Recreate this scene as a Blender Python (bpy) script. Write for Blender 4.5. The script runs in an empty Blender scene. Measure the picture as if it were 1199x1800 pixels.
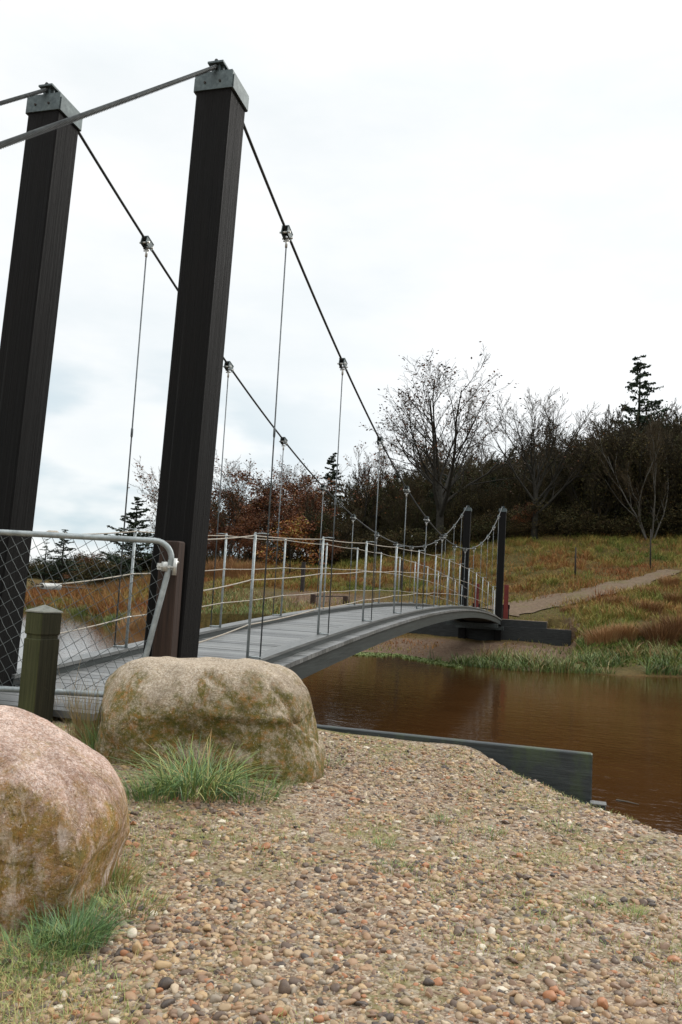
import bpy, math, random
import numpy as np
from mathutils import Vector, Matrix
random.seed(7); RNG=np.random.default_rng(11)
S=bpy.context.scene; COL=S.collection
# ------------------------------------------------------------ camera
CX,CY,CZ=3.4243,-5.3766,0.7785
YAW,PITCH,ROLL,FPX=-0.276,0.0973,0.0546,1406.6
cyw,syw=math.cos(YAW),math.sin(YAW); cp,sp=math.cos(PITCH),math.sin(PITCH)
FW=np.array([syw*cp,cyw*cp,sp]); RT0=np.array([cyw,-syw,0.]); UP0=np.cross(RT0,FW)
RT=RT0*math.cos(ROLL)+UP0*math.sin(ROLL); UPV=UP0*math.cos(ROLL)-RT0*math.sin(ROLL)
CAM=np.array([CX,CY,CZ]); FH=np.array([syw,cyw,0.])
cd=bpy.data.cameras.new('camera'); cam=bpy.data.objects.new('camera',cd); COL.objects.link(cam)
cd.sensor_fit='VERTICAL'; cd.sensor_height=24; cd.lens=FPX/1800*24; cd.clip_end=3000; cd.clip_start=.05
cam.matrix_world=Matrix(((RT[0],UPV[0],-FW[0],CX),(RT[1],UPV[1],-FW[1],CY),(RT[2],UPV[2],-FW[2],CZ),(0,0,0,1)))
S.camera=cam
# ------------------------------------------------------------ world, sun, exposure
SUN_EL,SUN_AZ=math.radians(32),math.radians(35)   # azimuth from +Y towards +X
W=bpy.data.worlds.new('World'); S.world=W; W.use_nodes=True
nt=W.node_tree; N=nt.nodes; L=nt.links; bg=N['Background']
def nd(t,**k):
    n=N.new(t)
    for a,b in k.items(): setattr(n,a,b)
    return n
sky=nd('ShaderNodeTexSky',sky_type='NISHITA',sun_disc=False,sun_elevation=SUN_EL,sun_rotation=SUN_AZ)
tc=nd('ShaderNodeTexCoord'); mp=nd('ShaderNodeMapping'); mp.inputs['Scale'].default_value=(1.,1.,2.6)
L.new(tc.outputs['Generated'],mp.inputs[0])
n1=nd('ShaderNodeTexNoise'); n1.inputs['Scale'].default_value=2.3; n1.inputs['Detail'].default_value=7; n1.inputs['Roughness'].default_value=.55
L.new(mp.outputs[0],n1.inputs['Vector'])
r1=nd('ShaderNodeValToRGB'); L.new(n1.outputs['Fac'],r1.inputs[0])
e=r1.color_ramp.elements; e[0].position=.30; e[0].color=(.69,.735,.75,1); e[1].position=.62; e[1].color=(.84,.845,.84,1)
sep=nd('ShaderNodeSeparateXYZ'); L.new(tc.outputs['Generated'],sep.inputs[0])
# thin blue gap in the cloud low above the horizon, towards -X
m1=nd('ShaderNodeMapRange'); m1.interpolation_type='SMOOTHSTEP'; m1.inputs[1].default_value=.38; m1.inputs[2].default_value=.08; L.new(sep.outputs['Z'],m1.inputs[0])
m2=nd('ShaderNodeMapRange'); m2.interpolation_type='SMOOTHSTEP'; m2.inputs[1].default_value=-.12; m2.inputs[2].default_value=-.48; L.new(sep.outputs['X'],m2.inputs[0])
n2=nd('ShaderNodeTexNoise'); n2.inputs['Scale'].default_value=4.; n2.inputs['Detail'].default_value=5; L.new(mp.outputs[0],n2.inputs['Vector'])
m3=nd('ShaderNodeMapRange'); m3.interpolation_type='SMOOTHSTEP'; m3.inputs[1].default_value=.38; m3.inputs[2].default_value=.6; L.new(n2.outputs['Fac'],m3.inputs[0])
mu=nd('ShaderNodeMath',operation='MULTIPLY'); L.new(m1.outputs[0],mu.inputs[0]); L.new(m2.outputs[0],mu.inputs[1])
mu2=nd('ShaderNodeMath',operation='MULTIPLY'); L.new(mu.outputs[0],mu2.inputs[0]); L.new(m3.outputs[0],mu2.inputs[1])
mb=nd('ShaderNodeMix',data_type='RGBA'); L.new(mu2.outputs[0],mb.inputs[0]); L.new(r1.outputs[0],mb.inputs[6]); mb.inputs[7].default_value=(.44,.555,.615,1)
sc=nd('ShaderNodeVectorMath',operation='SCALE'); sc.inputs['Scale'].default_value=.1; L.new(sky.outputs[0],sc.inputs[0])
mc=nd('ShaderNodeMix',data_type='RGBA'); mc.inputs[0].default_value=.92; L.new(sc.outputs[0],mc.inputs[6]); L.new(mb.outputs[2],mc.inputs[7])
# an overcast sky is brighter towards the zenith
zb=nd('ShaderNodeMapRange'); zb.interpolation_type='SMOOTHSTEP'; zb.inputs[1].default_value=.52; zb.inputs[2].default_value=1.; zb.inputs[3].default_value=1.; zb.inputs[4].default_value=2.6; L.new(sep.outputs['Z'],zb.inputs[0])
ms_=nd('ShaderNodeVectorMath',operation='SCALE'); L.new(mc.outputs[2],ms_.inputs[0]); L.new(zb.outputs[0],ms_.inputs['Scale'])
L.new(ms_.outputs[0],bg.inputs[0]); bg.inputs[1].default_value=1.0
sd=bpy.data.lights.new('sun','SUN'); sd.energy=1.3; sd.angle=math.radians(18); sd.color=(1,.96,.9)
so=bpy.data.objects.new('sun',sd); COL.objects.link(so)
so.rotation_euler=Vector((math.sin(SUN_AZ)*math.cos(SUN_EL),math.cos(SUN_AZ)*math.cos(SUN_EL),math.sin(SUN_EL))).to_track_quat('Z','Y').to_euler()
S.view_settings.view_transform='Standard'; S.view_settings.look='None'; S.view_settings.exposure=.38; S.view_settings.gamma=1
S.render.engine='CYCLES'; S.cycles.max_bounces=6; S.cycles.transparent_max_bounces=8
# ------------------------------------------------------------ helpers
def tag(o,label=None,cat=None,group=None,kind=None):
    if label: o['label']=label
    if cat: o['category']=cat
    if group: o['group']=group
    if kind: o['kind']=kind
    return o
def empty(name,loc=(0,0,0),rz=0):
    o=bpy.data.objects.new(name,None); COL.objects.link(o); o.location=loc; o.rotation_euler=(0,0,rz); o.empty_display_size=.2; return o
class MB:
    def __init__(s): s.v=[]; s.f=[]; s.sm=[]
    def add(s,vs,fs,smooth=False):
        b=len(s.v); s.v+= [tuple(p) for p in vs]; s.f+=[tuple(i+b for i in f) for f in fs]; s.sm+=[smooth]*len(fs); return s
    def box(s,x0,x1,y0,y1,z0,z1,M=None):
        vs=[(x,y,z) for z in (z0,z1) for y in (y0,y1) for x in (x0,x1)]
        if M is not None: vs=[tuple(M@Vector(p)) for p in vs]
        return s.add(vs,[(0,2,3,1),(4,5,7,6),(0,1,5,4),(2,6,7,3),(0,4,6,2),(1,3,7,5)])
    def cbox(s,x0,x1,y0,y1,z0,z1,c=.006,M=None):  # box with chamfered vertical and top edges
        def ring(i,z): 
            a,b,d,e_=x0+i,x1-i,y0+i,y1-i; k=c
            return [(a+k,d,z),(b-k,d,z),(b,d+k,z),(b,e_-k,z),(b-k,e_,z),(a+k,e_,z),(a,e_-k,z),(a,d+k,z)]
        vs=ring(c,z0)+ring(0,z0+c)+ring(0,z1-c)+ring(c,z1)
        if M is not None: vs=[tuple(M@Vector(p)) for p in vs]
        fs=[tuple(range(7,-1,-1)),tuple(range(24,32))]
        for r in range(3):
            for i in range(8): fs.append((r*8+i,r*8+(i+1)%8,(r+1)*8+(i+1)%8,(r+1)*8+i))
        return s.add(vs,fs)
    def tube(s,pts,r,n=8,cap=True,twist=0.,lobes=0,lob=0.,phase0=0.):
        P=[Vector(p) for p in pts]; m=len(P); rr=r if hasattr(r,'__len__') else [r]*m
        t0=(P[1]-P[0]).normalized(); a=Vector((0,0,1)) if abs(t0.z)<.9 else Vector((1,0,0))
        u=t0.cross(a).normalized(); vs=[]; dist=0.
        for i in range(m):
            t=((P[min(i+1,m-1)]-P[max(i-1,0)])).normalized()
            u=(u-t*u.dot(t)).normalized(); w=t.cross(u)
            if i: dist+=(P[i]-P[i-1]).length
            ph=dist*twist+phase0
            for k in range(n):
                an=2*math.pi*k/n; q=rr[i]*(1+(lob*(abs(math.cos((an-0)*lobes/2))-.6) if lobes else 0)); an+=ph
                vs.append(P[i]+u*(q*math.cos(an))+w*(q*math.sin(an)))
        fs=[(i*n+k,i*n+(k+1)%n,(i+1)*n+(k+1)%n,(i+1)*n+k) for i in range(m-1) for k in range(n)]
        s.add(vs,fs,True)
        if cap:
            b=len(s.v)-m*n; s.f+=[tuple(b+k for k in range(n-1,-1,-1)),tuple(b+(m-1)*n+k for k in range(n))]; s.sm+=[False,False]
        return s
    def build(s,name,mat,parent=None):
        me=bpy.data.meshes.new(name); me.from_pydata(s.v,[],s.f); me.polygons.foreach_set('use_smooth',s.sm); me.materials.append(mat); me.update()
        o=bpy.data.objects.new(name,me); COL.objects.link(o); o.parent=parent; return o
def npmesh(name,V,F,mat,parent=None,smooth=False,tint=None):
    """V (n,3); F list of arrays (m,k)"""
    if not isinstance(F,(list,tuple)): F=[F]
    F=[f for f in F if len(f)]
    me=bpy.data.meshes.new(name); me.vertices.add(len(V)); me.vertices.foreach_set('co',np.ascontiguousarray(V,dtype=np.float32).ravel())
    li=np.concatenate([f.ravel() for f in F]).astype(np.int32); ct=np.concatenate([np.full(len(f),f.shape[1]) for f in F]).astype(np.int32)
    me.loops.add(len(li)); me.loops.foreach_set('vertex_index',li); me.polygons.add(len(ct))
    me.polygons.foreach_set('loop_start',np.concatenate([[0],np.cumsum(ct)[:-1]]).astype(np.int32)); me.polygons.foreach_set('loop_total',ct)
    me.polygons.foreach_set('use_smooth',np.full(len(ct),smooth))
    me.materials.append(mat)
    if tint is not None:
        a=me.attributes.new('tint','FLOAT','POINT'); a.data.foreach_set('value',np.asarray(tint,dtype=np.float32))
    me.update(); me.validate()
    o=bpy.data.objects.new(name,me); COL.objects.link(o); o.parent=parent; return o
def copy_tree(o,parent=None):
    c=o.copy(); COL.objects.link(c); c.parent=parent
    for ch in [q for q in bpy.data.objects if q.parent==o]: copy_tree(ch,c)
    return c
# ------------------------------------------------------------ materials
class MT:
    def __init__(s,name,rough=.8,spec=.3,metal=0.):
        s.m=bpy.data.materials.new(name); s.m.use_nodes=True; s.n=s.m.node_tree.nodes; s.l=s.m.node_tree.links; s.b=s.n['Principled BSDF']
        s.b.inputs['Roughness'].default_value=rough; s.b.inputs['Specular IOR Level'].default_value=spec; s.b.inputs['Metallic'].default_value=metal
        s.tc=s.n.new('ShaderNodeTexCoord')
    def node(s,t,**k):
        n=s.n.new(t)
        for a,b in k.items():
            if a in n.inputs and not hasattr(n,a): n.inputs[a].default_value=b
            else: setattr(n,a,b)
        return n
    def coord(s,scale=(1,1,1),src='Object'):
        m=s.n.new('ShaderNodeMapping'); m.inputs['Scale'].default_value=scale
        if src=='World':
            g=s.n.new('ShaderNodeNewGeometry'); s.l.new(g.outputs['Position'],m.inputs[0])
        else: s.l.new(s.tc.outputs[src],m.inputs[0])
        return m.outputs[0]
    def noise(s,scale,detail=6,rough=.6,vec=None,dist=0.):
        n=s.n.new('ShaderNodeTexNoise'); n.inputs['Scale'].default_value=scale; n.inputs['Detail'].default_value=detail; n.inputs['Roughness'].default_value=rough; n.inputs['Distortion'].default_value=dist
        s.l.new(vec if vec is not None else s.coord(),n.inputs['Vector']); return n.outputs['Fac']
    def vor(s,scale,vec=None,out='Color',feature='F1'):
        n=s.n.new('ShaderNodeTexVoronoi'); n.feature=feature; n.inputs['Scale'].default_value=scale
        s.l.new(vec if vec is not None else s.coord(),n.inputs['Vector']); return n.outputs[out]
    def attr(s,name='tint'):
        a=s.n.new('ShaderNodeAttribute'); a.attribute_name=name; return a.outputs['Fac']
    def ramp(s,fac,stops,interp='LINEAR'):
        r=s.n.new('ShaderNodeValToRGB'); s.l.new(fac,r.inputs[0]); cr=r.color_ramp; cr.interpolation=interp
        while len(cr.elements)<len(stops): cr.elements.new(.5)
        for e_,(p,c) in zip(cr.elements,stops):
            e_.position=p; e_.color=(*((c,c,c) if not hasattr(c,'__len__') else c),1)
        return r.outputs[0]
    def mix(s,f,a,b,mode='MIX'):
        m=s.n.new('ShaderNodeMix'); m.data_type='RGBA'; m.blend_type=mode
        if hasattr(f,'links'): s.l.new(f,m.inputs[0])
        else: m.inputs[0].default_value=f
        for i,q in ((6,a),(7,b)):
            if hasattr(q,'links'): s.l.new(q,m.inputs[i])
            else: m.inputs[i].default_value=(*q,1)
        return m.outputs[2]
    def col(s,c):
        if hasattr(c,'links'): s.l.new(c,s.b.inputs['Base Color'])
        else: s.b.inputs['Base Color'].default_value=(*c,1)
        return s
    def rough(s,f): s.l.new(f,s.b.inputs['Roughness']); return s
    def bump(s,h,dist=.01,st=1.):
        b=s.n.new('ShaderNodeBump'); b.inputs['Distance'].default_value=dist; b.inputs['Strength'].default_value=st; s.l.new(h,b.inputs['Height'])
        if s.b.inputs['Normal'].links: s.l.new(s.b.inputs['Normal'].links[0].from_socket,b.inputs['Normal'])
        s.l.new(b.outputs[0],s.b.inputs['Normal']); return s
def wood_dark():
    m=MT('dark_stained_timber',.72,.12); v=m.coord((26,26,.5)); g=m.noise(1.6,8,.7,v,.6); big=m.noise(1.3,4,.6,m.coord((1,1,.6)))
    c=m.ramp(g,[(.28,(.0022,.0022,.0022)),(.5,(.0045,.0044,.0043)),(.75,(.0115,.0115,.0112))])
    c=m.mix(m.ramp(big,[(.4,0.),(.7,.6)]),c,(.0085,.0065,.0055)); ck=m.noise(1.,3,.6,m.coord((55,55,.22))); c=m.mix(m.ramp(ck,[(.62,0.),(.74,.7)]),c,(.030,.030,.030)); c=m.mix(m.ramp(ck,[(.30,1.),(.36,0.)]),c,(.001,.001,.001)); m.bump(ck,.014,.6); m.col(c); m.bump(g,.015,1.); m.rough(m.ramp(g,[(.2,.5),(.8,.85)])); return m.m
def galv(name='galvanised_steel',a=(.24,.27,.27),b=(.42,.45,.45),rough=.5):
    m=MT(name,rough,.5,.55); f=m.noise(28,6,.65); k=m.noise(4,4,.6); c=m.ramp(f,[(.3,a),(.7,b)]); c=m.mix(m.ramp(k,[(.45,0.),(.7,.7)]),c,tuple(x*.62 for x in a)); m.col(c); m.bump(f,.002,.5); return m.m
M={}
M['wood']=wood_dark(); M['galv']=galv(); M['cap']=galv('weathered_zinc',(.055,.072,.076),(.14,.17,.17),.6)
M['cable']=galv('greasy_wire_rope',(.035,.04,.04),(.10,.108,.108),.5)
M['cable_lo']=galv('dark_wire_rope',(.025,.028,.028),(.07,.075,.075),.6)
M['rod']=galv('grey_steel_rod',(.07,.08,.085),(.14,.155,.16),.5)
M['bolt']=galv('bright_steel',(.4,.4,.38),(.7,.7,.66),.35)
def simple(name,stops,scale=8,rough=.8,bump=.004,spec=.3,stretch=(1,1,1)):
    m=MT(name,rough,spec); f=m.noise(scale,7,.65,m.coord(stretch)); m.col(m.ramp(f,stops)); m.bump(f,bump); return m.m
M['rope']=simple('pale_rope',[(.3,(.22,.19,.15)),(.7,(.48,.43,.36))],60,.8,.002)
def plank_mat():
    m=MT('wet_grey_planks',.35,.5); v=m.coord((1.2,34,20)); g=m.noise(2.,7,.7,v); 
    t=m.attr(); big=m.noise(.9,5,.6)
    c=m.ramp(g,[(.25,(.055,.058,.058)),(.5,(.125,.128,.125)),(.8,(.21,.212,.205))])
    c=m.mix(.55,c,m.ramp(t,[(0,(.07,.073,.073)),(.5,(.13,.133,.13)),(1,(.205,.207,.20))]))
    m.col(c); m.rough(m.ramp(big,[(.35,.28),(.65,.6)])); m.bump(g,.003,.6); return m.m
M['plank']=plank_mat()
M['kerb']=simple('grey_kerb_timber',[(.25,(.055,.058,.057)),(.55,(.125,.128,.124)),(.8,(.21,.21,.20))],3,.42,.004,.45,(22,1,22))
M['beam']=simple('dark_green_grey_beam',[(.3,(.012,.017,.017)),(.7,(.040,.050,.048))],2,.5,.004,.4,(8,1,14))
def sheet_mat():
    m=MT('weathered_dark_plank_wall',.5,.4); g=m.noise(2.2,8,.7,m.coord((2.5,2.5,26))); big=m.noise(1.6,5,.6); mo=m.noise(2.6,6,.7,m.coord((1,1,.6)))
    c=m.ramp(g,[(.3,(.012,.016,.017)),(.55,(.030,.038,.040)),(.8,(.065,.075,.075))]); 
    c=m.mix(m.ramp(mo,[(.5,0.),(.68,.7)]),c,(.055,.085,.025)); m.col(c); m.bump(g,.004,.8); return m.m
M['sheet']=sheet_mat()
M['sheet_far']=simple('tarred_plank_wall',[(.3,(.010,.011,.011)),(.7,(.032,.034,.033))],2.,.7,.004,.3,(2,2,14))
M['brown']=simple('brown_stained_timber',[(.3,(.018,.011,.008)),(.7,(.055,.031,.021))],2.5,.7,.006,.3,(20,20,.6))
def bol_mat():
    m=MT('algae_covered_timber',.85,.2); g=m.noise(2.,8,.7,m.coord((26,26,.7))); a=m.noise(3,5,.6,m.coord((1,1,.5)))
    geo=m.n.new('ShaderNodeNewGeometry'); sx=m.n.new('ShaderNodeSeparateXYZ'); m.l.new(m.tc.outputs['Normal'],sx.inputs[0])
    c=m.ramp(g,[(.3,(.009,.008,.006)),(.7,(.034,.028,.020))])
    side=m.n.new('ShaderNodeMapRange'); side.inputs[1].default_value=.2; side.inputs[2].default_value=-.6; m.l.new(sx.outputs['Y'],side.inputs[0])
    add=m.n.new('ShaderNodeMath'); add.operation='MULTIPLY'; m.l.new(side.outputs[0],add.inputs[0]); m.l.new(m.ramp(a,[(.25,.5),(.6,1.)]),add.inputs[1])
    c=m.mix(add.outputs[0],c,m.ramp(g,[(.3,(.030,.034,.012)),(.7,(.085,.088,.036))])); m.col(c); m.bump(g,.01,.8); return m.m
M['bollard']=bol_mat()
M['bolcap']=simple('pale_weathered_cap',[(.3,(.14,.145,.125)),(.7,(.27,.265,.23))],20,.8,.003)
def rock_mat(name,cols,moss,mossamt,up,stretch=.6):
    m=MT(name,.85,.25); sp=m.vor(150,out='Color'); g=m.n.new('ShaderNodeRGBToBW'); m.l.new(sp,g.inputs[0]); sp2=m.noise(170,3,.7); n1=m.noise(5,8,.72); n2=m.noise(3.6,8,.78,m.coord((1.3,1.3,stretch)),.9)
    c=m.ramp(g.outputs[0],[(.2,cols[0]),(.5,cols[1]),(.8,cols[2])]); c=m.mix(.5,c,m.ramp(n1,[(.3,cols[3]),(.65,cols[4])]))
    c=m.mix(m.ramp(sp2,[(.56,0.),(.66,.55)]),c,(.05,.045,.035))
    geo=m.n.new('ShaderNodeNewGeometry'); sx=m.n.new('ShaderNodeSeparateXYZ'); m.l.new(geo.outputs['Normal'],sx.inputs[0])
    md=m.n.new('ShaderNodeMath'); md.operation='MULTIPLY_ADD'; m.l.new(sx.outputs['Z'],md.inputs[0]); md.inputs[1].default_value=-up; m.l.new(n2,md.inputs[2])
    ms0=m.ramp(md.outputs[0],[(mossamt,0.),(mossamt+.16,1.)]); fr=m.ramp(m.noise(16,8,.85),[(.40,.28),(.52,1.)]); ms=m.mix(1.,ms0,fr,'MULTIPLY'); ms2=m.n.new('ShaderNodeRGBToBW'); m.l.new(ms,ms2.inputs[0]); ms=ms2.outputs[0]
    mc_=m.ramp(m.noise(22,7,.75),[(.3,moss[0]),(.5,moss[1]),(.72,moss[2])]); c=m.mix(ms,c,mc_); br=m.noise(3.1,7,.75,m.coord((1,1,.5)),.5); c=m.mix(m.ramp(br,[(.52,0.),(.66,.55)]),c,tuple(q*.55 for q in cols[0]))
    sk=m.noise(8.,6,.7,m.coord((1.2,1.2,.22)),.6)
    if stretch<.5:
        sd_=m.ramp(sx.outputs['Z'],[(.15,1.),(.45,0.)]); skm=m.mix(1.,m.ramp(sk,[(.56,0.),(.66,.6)]),sd_,'MULTIPLY'); q_=m.n.new('ShaderNodeRGBToBW'); m.l.new(skm,q_.inputs[0]); c=m.mix(q_.outputs[0],c,tuple(t_*.8 for t_ in cols[2])); m.bump(m.ramp(sk,[(.45,0.),(.6,1.)]),.02,.6)
    fl=m.noise(75,4,.75); c=m.mix(m.ramp(fl,[(.60,0.),(.68,.6)]),c,cols[2]); c=m.mix(m.ramp(fl,[(.30,.7),(.38,0.)]),c,(.05,.04,.03)); cr=m.vor(4.5,m.coord((1,1,.6)),'Distance','DISTANCE_TO_EDGE'); m.col(c); m.bump(n1,.045,.8); m.bump(m.noise(48,5,.7),.012,.9); m.bump(m.ramp(cr,[(.0,0.),(.03,1.)]),.008,.5); return m.m
M['rock_buff']=rock_mat('buff_mossy_stone',[(.24,.175,.11),(.44,.35,.25),(.66,.57,.46),(.28,.21,.14),(.56,.46,.35)],[(.040,.058,.010),(.15,.12,.028),(.38,.16,.04)],.25,.34)
M['rock_pink']=rock_mat('pink_granite',[(.34,.19,.125),(.60,.41,.32),(.86,.72,.64),(.38,.235,.17),(.72,.55,.46)],[(.13,.13,.025),(.30,.19,.05),(.42,.19,.055)],.25,.36,.30)
def gravel_ground():
    m=MT('sandy_gravel_soil',.9,.2); v=m.coord(src='World')
    a=m.vor(60,v); bw=m.n.new('ShaderNodeRGBToBW'); m.l.new(a,bw.inputs[0]); b=m.vor(150,v); bw2=m.n.new('ShaderNodeRGBToBW'); m.l.new(b,bw2.inputs[0])
    c=m.ramp(bw.outputs[0],[(.15,(.05,.034,.025)),(.4,(.185,.125,.085)),(.6,(.31,.225,.16)),(.85,(.60,.51,.42))])
    c2=m.ramp(bw2.outputs[0],[(.2,(.11,.075,.05)),(.5,(.26,.19,.13)),(.8,(.44,.37,.28))]); c=m.mix(.55,c,c2)
    big=m.noise(.9,6,.65,v); moss=m.noise(2.8,8,.72,v)
    c=m.mix(m.ramp(big,[(.42,0.),(.7,.3)]),c,(.20,.13,.075)); c=m.mix(m.ramp(moss,[(.47,0.),(.63,.75)]),c,(.155,.14,.04))
    m.col(c); m.bump(m.vor(60,v,'Distance'),-.012,.8); m.bump(m.noise(90,4,.7,v),.006,.6); return m.m
M['gravel']=gravel_ground()
def peb_mat():
    m=MT('washed_pebbles',.55,.4); t=m.attr()
    c=m.ramp(t,[(0,(.040,.034,.036)),(.10,(.095,.068,.058)),(.2,(.20,.13,.095)),(.34,(.32,.205,.13)),(.46,(.36,.27,.18)),(.56,(.26,.23,.20)),(.66,(.44,.32,.19)),(.76,(.36,.16,.08)),(.84,(.31,.235,.17)),(.92,(.50,.42,.33)),(1,(.62,.59,.53))],'CONSTANT')
    n=m.noise(90,5,.7); c=m.mix(m.ramp(n,[(.35,0.),(.7,.4)]),c,(.20,.145,.10)); c=m.mix(1.,c,(1.,.93,.80),'MULTIPLY'); m.col(c); m.bump(n,.003,.5); return m.m
M['pebble']=peb_mat()
def field_mat():
    m=MT('rough_autumn_grass_soil',.95,.1); v=m.coord(src='World'); a=m.noise(.16,7,.68,v); b=m.noise(.9,8,.75,v); d=m.noise(7,6,.75,v)
    c=m.ramp(a,[(.32,(.05,.062,.016)),(.46,(.105,.088,.026)),(.58,(.135,.075,.026)),(.7,(.10,.045,.018))])
    c=m.mix(.55,c,m.ramp(b,[(.3,(.035,.045,.012)),(.5,(.11,.08,.028)),(.7,(.17,.09,.035))])); c=m.mix(m.ramp(d,[(.4,0.),(.7,.6)]),c,(.022,.018,.01)); pb=m.ramp(m.noise(9,7,.8,v),[(.3,(.045,.028,.018)),(.5,(.13,.082,.052)),(.68,(.24,.18,.13))]); c=m.mix(m.attr(),c,pb); m.col(c); m.bump(d,.12,1.); return m.m
M['field']=field_mat()
def path_mat():
    m=MT('pale_gravel_path',.95,.1); v=m.coord(src='World'); d=m.noise(6,7,.75,v); a=m.noise(.8,5,.7,v); c=m.ramp(d,[(.3,(.075,.052,.034)),(.7,(.185,.132,.09))]); c=m.mix(m.ramp(a,[(.5,0.),(.7,.7)]),c,(.115,.10,.04)); m.col(c); m.bump(d,.03); return m.m
M['path']=path_mat()
M['bare_bank']=simple('brown_earth_bank',[(.3,(.035,.026,.018)),(.5,(.10,.07,.045)),(.72,(.19,.14,.10))],9,.95,.05)
def water_mat():
    m=MT('peaty_brown_water',.06,.5); v=m.coord((1,1,1),'World'); a=m.noise(.5,4,.6,v)
    m.col(m.ramp(a,[(.3,(.040,.0165,.0048)),(.7,(.060,.027,.0085))])); m.b.inputs['IOR'].default_value=1.33
    w=m.noise(2.2,3,.55,m.coord((1,1.9,1),'World'),.5); w2=m.noise(9,3,.55,m.coord((1,1.7,1),'World'),.3); m.bump(w,.012,.4); m.bump(w2,.0045,.45); return m.m
M['water']=water_mat()
def tint_mat(name,stops,rough=.7,spec=.25,trans=0.):
    m=MT(name,rough,spec); t=m.attr(); m.col(m.ramp(t,stops))
    if trans: m.b.inputs['Subsurface Weight'].default_value=0
    return m.m
M['grass_near']=tint_mat('fresh_grass',[(0,(.09,.17,.085)),(.35,(.13,.22,.07)),(.6,(.26,.32,.09)),(.8,(.42,.36,.15)),(1,(.42,.24,.10))],.5,.35)
M['grass_dry']=tint_mat('dry_grass',[(0,(.085,.10,.03)),(.4,(.22,.175,.06)),(.75,(.28,.19,.09)),(1,(.36,.28,.17))],.7)
M['grass_field']=tint_mat('field_grass',[(0,(.045,.075,.016)),(.25,(.11,.14,.028)),(.45,(.19,.18,.04)),(.62,(.25,.175,.05)),(.8,(.26,.125,.042)),(1,(.19,.07,.026))],.8,.15)
M['reed']=tint_mat('bank_sedge',[(0,(.04,.07,.016)),(.4,(.095,.145,.032)),(.65,(.18,.21,.058)),(.85,(.26,.21,.085)),(1,(.24,.125,.05))],.6,.3)
M['tussock']=tint_mat('tawny_tussock',[(0,(.12,.06,.025)),(.5,(.24,.115,.045)),(1,(.33,.20,.09))],.75,.2)
M['bark']=simple('dark_bark',[(.3,(.010,.009,.007)),(.7,(.034,.030,.022))],6,.95,.03)
M['bark_pale']=simple('pale_bark',[(.3,(.05,.046,.038)),(.7,(.15,.14,.12))],5,.9,.02)

def dark_twigs_():
    m=MT('dark_twigs',.9,.1); oi=m.n.new('ShaderNodeObjectInfo'); f=m.noise(1.0,5,.65)
    c=m.mix(oi.outputs['Random'],m.ramp(f,[(.3,(.022,.019,.012)),(.7,(.062,.052,.034))]),m.ramp(f,[(.3,(.030,.023,.014)),(.7,(.082,.062,.038))])); m.col(c); return m.m

def brown_twigs_():
    m=MT('brown_twigs',.9,.1); oi=m.n.new('ShaderNodeObjectInfo'); f=m.noise(1.0,5,.65)
    c=m.mix(oi.outputs['Random'],m.ramp(f,[(.3,(.026,.024,.014)),(.7,(.072,.062,.034))]),m.ramp(f,[(.3,(.034,.024,.013)),(.7,(.098,.064,.034))])); m.col(c); return m.m
M['twig']=dark_twigs_(); M['twig_warm']=brown_twigs_()
M['leaf_rust']=tint_mat('rust_leaves',[(0,(.035,.012,.006)),(.5,(.13,.038,.012)),(.8,(.17,.062,.018)),(1,(.16,.09,.025))],.6)
M['leaf_gold']=tint_mat('orange_leaves',[(0,(.11,.03,.012)),(.45,(.24,.075,.018)),(.8,(.30,.16,.03)),(1,(.26,.22,.05))],.6)
M['leaf_litter']=tint_mat('dead_leaves',[(0,(.03,.02,.012)),(.5,(.10,.05,.025)),(1,(.22,.12,.055))],.7)
M['leaf_brown']=tint_mat('brown_leaves',[(0,(.022,.013,.008)),(.6,(.075,.032,.015)),(1,(.15,.06,.022))],.7)
M['needle']=tint_mat('dark_needles',[(0,(.010,.018,.010)),(.6,(.024,.040,.020)),(1,(.05,.065,.028))],.75)

def olive_():
    m=MT('olive_scrub_leaves',.85,.1); oi=m.n.new('ShaderNodeObjectInfo'); t=m.attr()
    c=m.mix(oi.outputs['Random'],m.ramp(t,[(0,(.016,.022,.010)),(.5,(.040,.046,.018)),(1,(.085,.075,.028))]),m.ramp(t,[(0,(.022,.018,.009)),(.5,(.056,.044,.019)),(1,(.10,.060,.024))])); m.col(c); return m.m
M['olive']=olive_()
M['red']=simple('red_paint',[(.3,(.085,.012,.010)),(.7,(.17,.024,.018))],6,.5,.002)
M['dark']=simple('dark_post',[(.3,(.015,.013,.012)),(.7,(.045,.036,.03))],8,.8,.004)
M['white']=simple('white_grey',[(.3,(.42,.44,.44)),(.7,(.66,.68,.68))],12,.5,.002)
# ------------------------------------------------------------ terrain
def ray(px,py):
    d=FW+RT*((px-599.5)/FPX)-UPV*((py-900)/FPX); return d/(d@FH)       # unit step = 1 m forward on the level
def at(px,py,D): return CAM+ray(px,py)*D
WZ=-1.30; LNT=29.47
def sstep(t): t=np.clip(t,0,1); return t*t*(3-2*t)
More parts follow.
